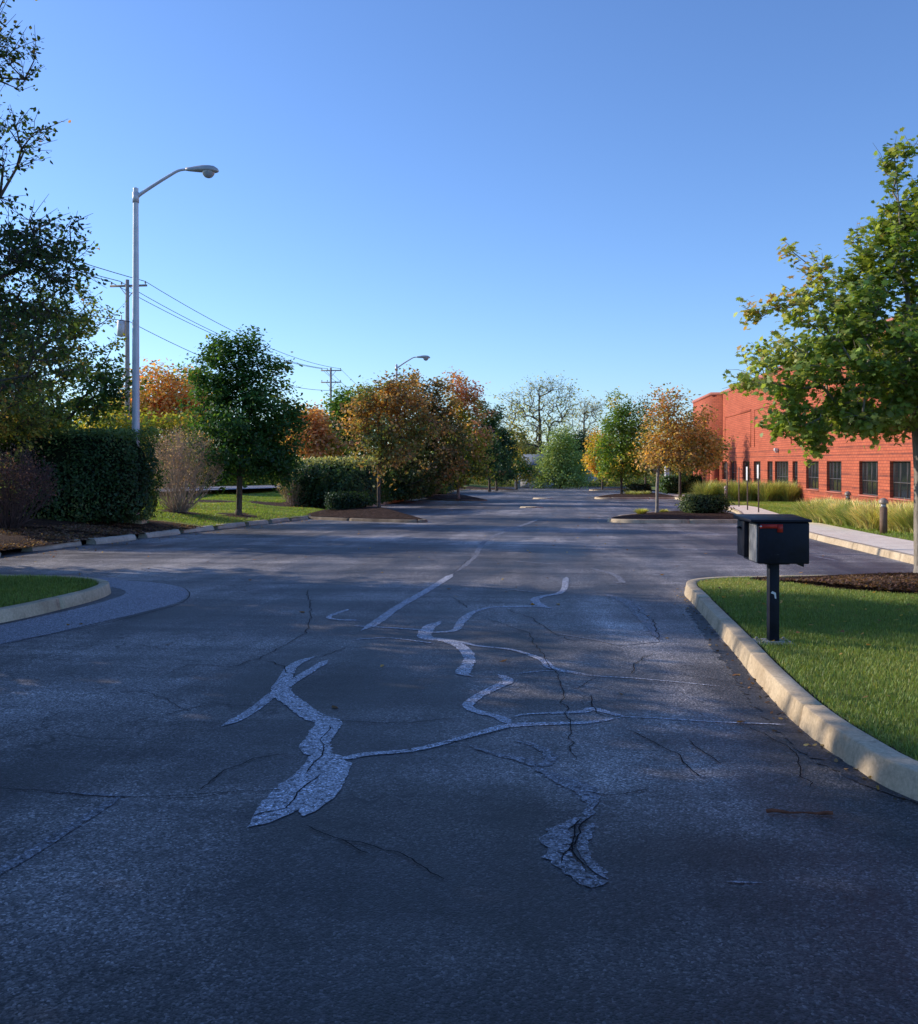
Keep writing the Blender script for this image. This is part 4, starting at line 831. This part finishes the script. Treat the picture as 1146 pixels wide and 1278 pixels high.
# ------------------------------------------------------------- utility poles and wires
def upole(px,Y,top,arms,label,trans=False,x=None):
    X=PX(px,Y) if x is None else x; zb=float(gz(Y))+.95; H=top-zb
    o=empty('utility_pole',(X,Y,zb),label,'utility pole','utility poles along the street',R(-6.8))
    MB().tube([(0,0,-.3),(0,0,H*.5),(0,0,H)],[.17,.145,.11],10).build('post',M['wood'],o,smooth=True)
    for z in arms:
        a=MB().box(-1.2,1.2,.10,.2,H-z-.06,H-z+.06)
        a.tube([(-.6,.14,H-z),(0,.12,H-z-.75)],.025,5).tube([(.6,.14,H-z),(0,.12,H-z-.75)],.025,5)
        a=a.build('crossarm',M['wood'],o)
        for u in (-1.1,-.45,1.1):
            MB().lathe([(.02,H-z+.06),(.02,H-z+.12),(.06,H-z+.14),(.05,H-z+.2),(.06,H-z+.22),(.02,H-z+.27)],8,(u,.15,0)).build('insulator',M['ceramic'],a,smooth=True)
    if trans:
        MB().lathe([(.02,H-3.55),(.25,H-3.5),(.26,H-3.0),(.26,H-2.6),(.2,H-2.5),(.03,H-2.46)],14,(-.36,-.05,0)).tube([(-.36,-.05,H-2.5),(-.36,-.05,H-2.2)],.035,6).build('transformer',M['galv'],o,smooth=True)
    return X,Y,top
p1=upole(159,57,PZ(349,57),[.35],'nearer utility pole with a grey transformer, beside the first lamp post',True)
p2=upole(413,106,PZ(459,106),[.3,1.65],'distant utility pole with two crossarms above the treetops')
p3=upole(0,155,8.4,[.3],'utility pole mostly behind the trees, farthest of the line',x=-8.8)
p0=upole(0,8,13.2,[.35],'utility pole left of the frame, nearest of the line',x=-26.5)
W_=0
def wire(a,b,off,dz,sag,label):
    P_=[]; 
    for u in np.linspace(0,1,26):
        P_.append((a[0]+off+(b[0]-a[0])*u,a[1]+(b[1]-a[1])*u,a[2]+dz+(b[2]-a[2])*u-sag*4*u*(1-u)))
    tag(MB().tube(P_,.022,4).build('overhead_wire',M['wire']),label,'wire','overhead wires between the utility poles')
for off,dz,s,nm in ((-1.1,-.1,.9,'left'),(-.45,-.1,1.0,'middle'),(1.1,-.1,.95,'right'),(.15,-2.6,1.1,'lowest')):
    wire(p0,p1,off,dz,s,f'{nm} overhead wire running from the nearer pole toward the camera')
    wire(p1,p2,off,dz,s,f'{nm} overhead wire between the nearer and the distant pole')
    wire(p2,p3,off,dz,s,f'{nm} overhead wire running away from the distant pole')
# small brown post on the lawn
X=PX(194,33.5); zb=zL(X,33.5); tag(MB().box(-.05,.05,-.05,.05,-.2,.62).build('wooden_post',M['dark_wood'],bevel=.01),'short brown wooden post between the big hedge and the bare round shrub','post')
bpy.data.objects['wooden_post'].location=(X,33.5,zb)
# far marker post
Y=150; o=MB().box(-.45,.45,-.3,.3,-.2,1.35).build('utility_box',M['stone'],bevel=.05); o.location=(PX(646,150),150,float(gz(150))); tag(o,'small grey cabinet at the far end of the lot','cabinet')
# ------------------------------------------------------------- mailbox
t=NT('navy_paint'); p=t.obj(); nz=t.noise(p,9,6,.7); sc=t.noise(t.mapping(p,(3,3,14)),4,5,.8)
c=t.mix(t.ramp(nz,[(.35,0.0),(.7,1.0)]),(.003,.005,.013),(.009,.013,.028)); c=t.mix(t.ramp(sc,[(.66,0.0),(.74,.6)]),c,(.10,.11,.13))
t.princ(c,t.ramp(nz,[(.3,.4),(.7,.6)]),.22,0,t.bump(nz,.15,.004)); M['navy']=t.m
t=NT('sunlit_worn_grey'); p=t.obj(); nz=t.noise(t.mapping(p,(2,2,.8)),12,6,.75)  # mottled worn grey, kept pale to paint the sun glint on the panel
t.princ(t.ramp(nz,[(.35,(.06,.07,.09)),(.5,(.22,.24,.27)),(.7,(.38,.40,.42))]),.5,.4); M['sunlit_worn']=t.m
M['red']=simple('flag_red',(.45,.022,.015),.45,.4,0,.2,14)
my=8.32; mx=PX(965,my); mz=float(gz(my))+.118
o=empty('mailbox',(mx,my,mz),'large black rural mailbox with a red flag on a square post','mailbox',None,R(-2))
def zrel(py,y=my): return PZ(py,y)-mz
bx0,bx1=PX(947.8,8.10)-mx,PX(1011.5,8.10)-mx; by0,by1=-.22,.26; bz0,bz1=zrel(704,8.10),zrel(652,8.10)
MB().box(-.045,.045,-.045,.045,-.1,bz0).build('post',M['navy'],o,bevel=.006)
MB().box(-.16,.16,-.13,.13,-.03,.012).box(-.09,.09,-.09,.09,.0125,.022).build('base_plate',M['stone'],o,bevel=.004)
bp=bpy.data.objects
for sx in (-.12,.12):
    for sy in (-.095,.095): MB().lathe([(.012,.013),(.012,.03),(.004,.034)],6,(sx,sy,0)).build('bolt',M['stone'],o)
b=MB().box(bx0,bx1,by0,by1,bz0,bz1).build('box_body',M['navy'],o,bevel=.012)
# rolled side seam and end frame (worn; its pale grey paints in the sun glint)
MB().box(bx0-.012,bx0-.001,by0+.012,.03,bz0+.012,bz1-.012).build('end_panel',M['sunlit_worn'],b,bevel=.004)
d=MB().box(bx0-.055,bx0-.002,.035,by1+.01,bz0+.035,bz1-.004).build('door',M['navy'],o,bevel=.012)
MB().box(bx0-.085,bx0-.056,.12,.17,bz1-.08,bz1-.06).build('handle',M['navy'],d,bevel=.004)
# lid with sloping top and overhang
V=[(bx0-.07,by0-.02,bz1+.001),(bx1+.015,by0-.02,bz1+.001),(bx1+.015,by1+.03,bz1+.001),(bx0-.085,by1+.03,bz1+.001),(bx0-.07,by0-.02,bz1+.024),(bx1+.015,by0-.02,bz1+.024),(bx1+.015,by1+.03,bz1+.045),(bx0-.085,by1+.03,bz1+.045)]
MB().add(V,[(3,2,1,0),(4,5,6,7),(0,1,5,4),(1,2,6,5),(2,3,7,6),(3,0,4,7)]).build('lid',M['navy'],o,bevel=.005)
fx=lambda px:PX(px,8.08)-mx; fz=lambda py:zrel(py,8.08)
fl=MB().box(fx(951),fx(972),by0-.012,by0-.004,fz(659.5),fz(654.5)); fl.box(fx(972.2),fx(979),by0-.012,by0-.004,fz(664.5),fz(654.5)); fl.build('flag',M['red'],o)
MB().tube([(fx(951.6),by0-.02,fz(657)),(fx(951.6),by0,fz(657))],.008,8).build('pivot',M['galv'],o)
br=MB().box(-.085,.13,-.06,.06,bz0-.022,bz0-.001); V=[(.16,-.05,bz0-.003),(.26,-.05,bz0-.003),(.26,-.05,bz0-.045),(.16,.05,bz0-.003),(.26,.05,bz0-.003),(.26,.05,bz0-.045)]
br.add(V,[(0,2,1),(3,4,5),(0,1,4,3),(1,2,5,4),(2,0,3,5)]).build('bracket',M['navy'],o)
V=[(-.02,-.0462,.47),(.012,-.0462,.455),(.016,-.0462,.40),(.002,-.0462,.405),(-.004,-.0462,.44),(-.034,-.0462,.452)]
MB().add(V,[tuple(range(6))]).build('torn_sticker',M['sign'],o)
# ------------------------------------------------------------- sign posts and bollards by the building
def signpost(px,Y,toppy,label,plate=True,bw=False):
    X=PX(px,Y); zb=zR(X,Y); H=PZ(toppy,Y)-zb; o=empty('sign_post',(X,Y,zb),label,'sign post','sign posts along the right kerb',R(-6.3))
    MB().tube([(0,0,-.1),(0,0,H)],.03,8).build('post',M['signpost'],o)
    if plate: MB().box(-.036,-.030,-.16,.16,H-.62*(Y/42),H).build('sign_plate',M['sign'],o,bevel=.001)
signpost(907.8,51,577,'bare thin post, leftmost of the posts before the tall grass',False)
signpost(922.5,47.6,583,'bare thin post, second from the left of the posts',False)
signpost(933.2,42.7,582.5,'post with a narrow white sign, left one of two with signs')
signpost(947,39.7,580,'post with a narrow white sign, right one of two with signs')
def bollard(px,Y,w,H,label,zb=None):
    X=PX(px,Y); zb=zR(X,Y); o=empty('bollard_light',(X,Y,zb),label,'bollard light','bollard lights by the building')
    MB().lathe([(w/2,-.1),(w/2,H*.74)],14).build('post',M['brown'],o,smooth=False)
    MB().lathe([(w*.38,H*.741),(w*.38,H*.84)],12).build('lens',M['lens'],o,smooth=True)
    h=MB().lathe([(w*.62,H*.841),(w*.64,H*.86),(w*.6,H*.92),(w*.42,H*.97),(w*.12,H)],14); h.build('cap',M['capg'],o,smooth=True)
M['brown']=simple('bollard_brown',(.16,.105,.07),.7,.3,0,.25,8); M['capg']=simple('bollard_cap',(.30,.24,.19),.5,.4,.2,.2,6)
bollard(1103,24.5,.19,.95,'brown bollard light standing in the tall grass, nearest one')
bollard(1058.5,34,.19,1.0,'brown bollard light half hidden in tall grass near the wall')
bollard(906.3,52.5,.18,1.05,'distant dark bollard light beside the leftmost thin post')
# ------------------------------------------------------------- brick building
AX=math.atan(.11); cosA,sinA=math.cos(AX),math.sin(AX)
# local frame: u along the facade (away from camera), v outwards to -X side is negative; built in world then offset
t=NT('red_brick'); p=t.obj(); sx=t.n('ShaderNodeSeparateXYZ'); t.l(p,sx.inputs[0]); cb=t.n('ShaderNodeCombineXYZ')
t.l(t.math('ADD',sx.outputs[1],sx.outputs[0]),cb.inputs[0]); t.l(sx.outputs[2],cb.inputs[1])
bk=t.n('ShaderNodeTexBrick'); t.l(cb.outputs[0],bk.inputs['Vector']); bk.inputs['Scale'].default_value=1; bk.inputs['Brick Width'].default_value=.40; bk.inputs['Row Height'].default_value=.15
bk.inputs['Mortar Size'].default_value=.016; bk.inputs['Mortar Smooth'].default_value=.3; bk.inputs['Bias'].default_value=-.2
bk.inputs['Color1'].default_value=(.54,.15,.080,1); bk.inputs['Color2'].default_value=(.47,.122,.066,1); bk.inputs['Mortar'].default_value=(.25,.07,.055,1)
nn=t.noise(t.mapping(p,(1,.35,2.2)),1.1,5,.7); c=t.mix(1.0,bk.outputs['Color'],t.ramp(nn,[(.3,.78),(.7,1.12)]),'MULTIPLY')
z=sx.outputs[2]; band=None
for zc,hw in ((1.95,.05),(2.35,.04),(.95,.045),(.25,.05),(-.22,.05)):
    m_=t.math('LESS_THAN',t.math('ABSOLUTE',t.math('SUBTRACT',z,zc)),hw); band=m_ if band is None else t.math('MAXIMUM',band,m_)
bn=t.math('MULTIPLY',band,t.ramp(t.noise(p,.9,2),[(.35,.2),(.6,.65)])); c=t.mix(bn,c,(.12,.05,.045))
t.princ(c,.9,.15,0,t.bump(bk.outputs['Fac'],-.3,.01)); M['brick']=t.m
M['coping']=simple('red_coping',(.50,.17,.12),.6,.3,0,.08,2)
M['frame']=simple('dark_frame',(.085,.075,.075),.5,.4,0,.1,4)
X0=15.0; 
def ufY(px,x0=X0): return x0/((px-573)/F-.11)
bld=empty('brick_building',(X0,0,0),'long red brick building with a row of dark windows behind the right lawn','building',None,-AX)
# local coords: x' outwards (negative = toward lot), y' along facade = Y/cosA
def U(px,x0=X0): return ufY(px,x0)/cosA
TOP=7.8; SILL=-.05; HEAD=1.62; BASE=-3.2
wins=[(901.9,907.6,0),(911.6,919.6,0),(927.5,935.5,0),(940.9,949.4,0),(958,964.5,1),(967.4,984.2,1),(989.3,995.8,0),(1006.3,1022,0),(1032,1050.4,0),(1072.6,1096,0),(1110.8,1137,0)]
op=[(U(b),U(a),SILL if k==0 else -1.15,HEAD,k) for a,b,k in wins]
u=U(1137)-1.3
while u>22: op.append((u-2.0,u,SILL,HEAD,0)); u-=3.6
op.sort()
u0,u1=20.0,U(901.5)+.15
mb=MB(); TH=.22
def wallq(a,b,z0,z1,xo=0.0): mb.add([(xo,a,z0),(xo,b,z0),(xo,b,z1),(xo,a,z1)],[(0,3,2,1)])
wallq(u0,u1,HEAD,TOP); cur=u0
for a,b,z0,z1,k in op:
    if a>cur: wallq(cur,a,BASE,HEAD)
    wallq(a,b,BASE,z0)
    mb.add([(0,a,z0),(0,b,z0),(TH,b,z0),(TH,a,z0)],[(0,1,2,3)]); mb.add([(0,a,z1),(0,b,z1),(TH,b,z1),(TH,a,z1)],[(3,2,1,0)])
    mb.add([(0,a,z0),(0,a,z1),(TH,a,z1),(TH,a,z0)],[(0,1,2,3)]); mb.add([(0,b,z0),(0,b,z1),(TH,b,z1),(TH,b,z0)],[(3,2,1,0)])
    cur=b
wallq(cur,u1,BASE,HEAD)
DEP=34
mb.add([(0,u0,BASE),(DEP,u0,BASE),(DEP,u0,TOP),(0,u0,TOP)],[(0,1,2,3)])
mb.add([(DEP,u0,BASE),(DEP,u1,BASE),(DEP,u1,TOP),(DEP,u0,TOP)],[(0,1,2,3)])
# raised piers framing large panels
for a,b in ((u1-2.4,u1-1.9),(u1-14,u1-13.5),(u1-26.5,u1-26),(u1-39,u1-38.5),(u1-51,u1-50.5)):
    pass
wall=mb.build('wall',M['brick'],bld)
# panel grooves
gm=MB(); pan=[(u1-13.2,u1-1.6),(u1-26,u1-14.4),(u1-39,u1-27.4),(u1-52,u1-40.4)]
for a,b in pan:
    gm.box(-.035,-.002,a,b,5.55,5.75); gm.box(-.035,-.002,a,a+.2,2.75,5.549); gm.box(-.035,-.002,b-.2,b,2.75,5.549)
gm.build('brick_trim',M['brick'],bld)
MB().box(-.09,.32,u0-.05,u1-.02,TOP+.001,TOP+.28).build('coping',M['coping'],bld)
MB().box(.3,DEP,u0,u1,TOP-.35,TOP-.3).build('roof',M['stone'],bld)
# projecting block
v0,v1=u1-.15,U(865.5,14.05)
PJ=-.95
mb=MB()
pil=[(v0,v0+1.0),(v0+2.6,v0+3.6),(v0+5.2,v0+6.2),(v0+7.8,v0+8.8),(v1-1.0,v1)]
mb.box(PJ,6,v0,v1,2.0,TOP-.05)
for a,b in pil: mb.box(PJ,PJ+.7,a,b,BASE,1.999)
mb.box(PJ+2.2,PJ+2.5,v0,v1,BASE,1.999); mb.box(PJ+.701,PJ+2.199,v0+.002,v0+.3,BASE,1.999)
mb.build('projecting_block',M['brick'],bld)
MB().box(PJ-.09,6.1,v0-.07,v1+.09,TOP-.048,TOP+.22).build('coping',M['coping'],bld)
g_=MB(); g_.box(PJ-.035,PJ-.002,v0+2.2,v1-1.5,5.55,5.75); g_.box(PJ-.035,PJ-.002,v0+2.2,v0+2.4,2.9,5.549); g_.box(PJ-.035,PJ-.002,v1-1.7,v1-1.5,2.9,5.549); g_.build('brick_trim',M['brick'],bld)
# windows
for a,b,z0,z1,k in op:
    f=MB(); w=.05; x=TH-.07
    f.box(x,x+.06,a+.002,b-.002,z0+.002,z0+w); f.box(x,x+.06,a+.002,b-.002,z1-w,z1-.002); f.box(x,x+.06,a+.002,a+w,z0+w+.001,z1-w-.001); f.box(x,x+.06,b-w,b-.002,z0+w+.001,z1-w-.001)
    nv=max(1,int(round((b-a)/.75)))
    for i in range(1,nv): c_=a+(b-a)*i/nv; f.box(x+.004,x+.056,c_-.02,c_+.02,z0+w+.001,z1-w-.001)
    zm=z0+(z1-z0)*(.42 if k==0 else .62); f.box(x-.004,x+.05,a+w+.001,b-w-.001,zm-.02,zm+.02)
    fr=f.build('window' if k==0 else 'glazed_door',M['frame'],bld)
    MB().add([(x+.03,a+.03,z0+.03),(x+.03,b-.03,z0+.03),(x+.03,b-.03,z1-.03),(x+.03,a+.03,z1-.03)],[(0,3,2,1)]).build('pane',M['glass'],fr)
    if k==0: MB().box(-.06,x-.005,a-.04,b+.04,z0-.07,z0-.001).build('sill',M['coping'],fr)
# blinds and a pale interior hint are not needed; wall floodlight
ul=U(971.6); MB().box(-.28,-.02,ul-.12,ul+.12,2.32,2.52).box(-.22,-.02,ul-.03,ul+.03,2.2,2.319).build('wall_light',M['white'],bld,bevel=.02)
# white post and railing near the entrance
Y=104; X=PX(832.5,Y); o=empty('entrance_gate',(X,Y,float(gz(Y))+.1),'white post with a low grey railing beside the building entrance','railing')
MB().box(-.22,.22,-.22,.22,-.1,2.9).build('post',M['white'],o,bevel=.02)
r_=MB()
for z_ in (.3,.75,1.2): r_.tube([(.3,0,z_),(6.5,0,z_)],.03,6)
for k in range(14): r_.tube([(.35+k*.46,0,.0),(.35+k*.46,0,1.2)],.02,5)
r_.build('railing',M['galv'],o)
# far houses
def house(px,Y,w,h,label,zb,roofc,wallc,rh,rz=0):
    X=PX(px,Y); o=empty('house',(X,Y,zb),label,'house',None,rz); d=9
    MB().box(-w/2,w/2,0,d,-.5,h).build('wall',simple('house_wall',wallc,.8,.2,0,.06,2),o)
    V=[(-w/2-.3,-.4,h+.01),(w/2+.3,-.4,h+.01),(w/2+.3,d+.4,h+.01),(-w/2-.3,d+.4,h+.01),(-w/2-.3,d/2,h+rh),(w/2+.3,d/2,h+rh)]
    MB().add(V,[(0,1,5,4),(2,3,4,5),(0,4,3),(1,2,5),(3,2,1,0)]).build('roof',simple('house_roof',roofc,.8,.2,0,.15,3),o)
    for k in (-1,1): 
        f=MB().box(k*w*.25-.5,k*w*.25+.5,-.04,-.002,h*.35,h*.8).build('window',M['glass'],o)
house(664,158,5,2.6,'small white house with a grey blue roof glimpsed left of the willow',-2.3,(.14,.17,.22),(.6,.6,.6),2.6,R(-20))
house(738,172,7,2.2,'low white building glimpsed between the willow and the small orange tree',-2.6,(.5,.5,.52),(.65,.65,.65),1.2,R(5))
# ------------------------------------------------------------- light, sky, camera
az=math.atan2(-SHD[0],-SHD[1])   # bearing of the sun, clockwise from +Y
sd=bpy.data.lights.new('sun','SUN'); sd.energy=5.0; sd.angle=R(.53); sd.color=(1,.86,.70)
so=bpy.data.objects.new('sun',sd); C.objects.link(so); so.location=(-30,20,30)
from mathutils import Vector
tv=Vector((SHD[0]*math.cos(ELEV),SHD[1]*math.cos(ELEV),-math.sin(ELEV))); so.rotation_euler=tv.to_track_quat('-Z','Y').to_euler()
w=bpy.data.worlds.new('World'); bpy.context.scene.world=w; w.use_nodes=True; nt=w.node_tree; bg_=nt.nodes['Background']
sk=nt.nodes.new('ShaderNodeTexSky'); sk.sky_type='NISHITA'; sk.sun_disc=False; sk.sun_elevation=ELEV; sk.sun_rotation=az
sk.air_density=1.0; sk.dust_density=.35; sk.ozone_density=2.2; sk.altitude=50
mx_=nt.nodes.new('ShaderNodeMix'); mx_.data_type='RGBA'; mx_.blend_type='MULTIPLY'; mx_.inputs[0].default_value=1; mx_.inputs[7].default_value=(.83,1.05,1.45,1)
nt.links.new(sk.outputs[0],mx_.inputs[6]); nt.links.new(mx_.outputs[2],bg_.inputs[0]); bg_.inputs[1].default_value=.15
cam=bpy.data.cameras.new('camera'); co=bpy.data.objects.new('camera',cam); C.objects.link(co)
co.location=(0,0,CAMH); co.rotation_euler=(R(90),0,0); cam.sensor_fit='HORIZONTAL'; cam.sensor_width=36; cam.lens=36*F/1146
cam.shift_y=-(639-HY)/1146; cam.clip_end=6000; cam.clip_start=.05
S_=bpy.context.scene; S_.camera=co; S_.view_settings.view_transform='Standard'; S_.view_settings.look='None'; S_.view_settings.exposure=0; S_.view_settings.gamma=1
S_.cycles.max_bounces=6; S_.cycles.transparent_max_bounces=4
print('objects',len(bpy.data.objects))
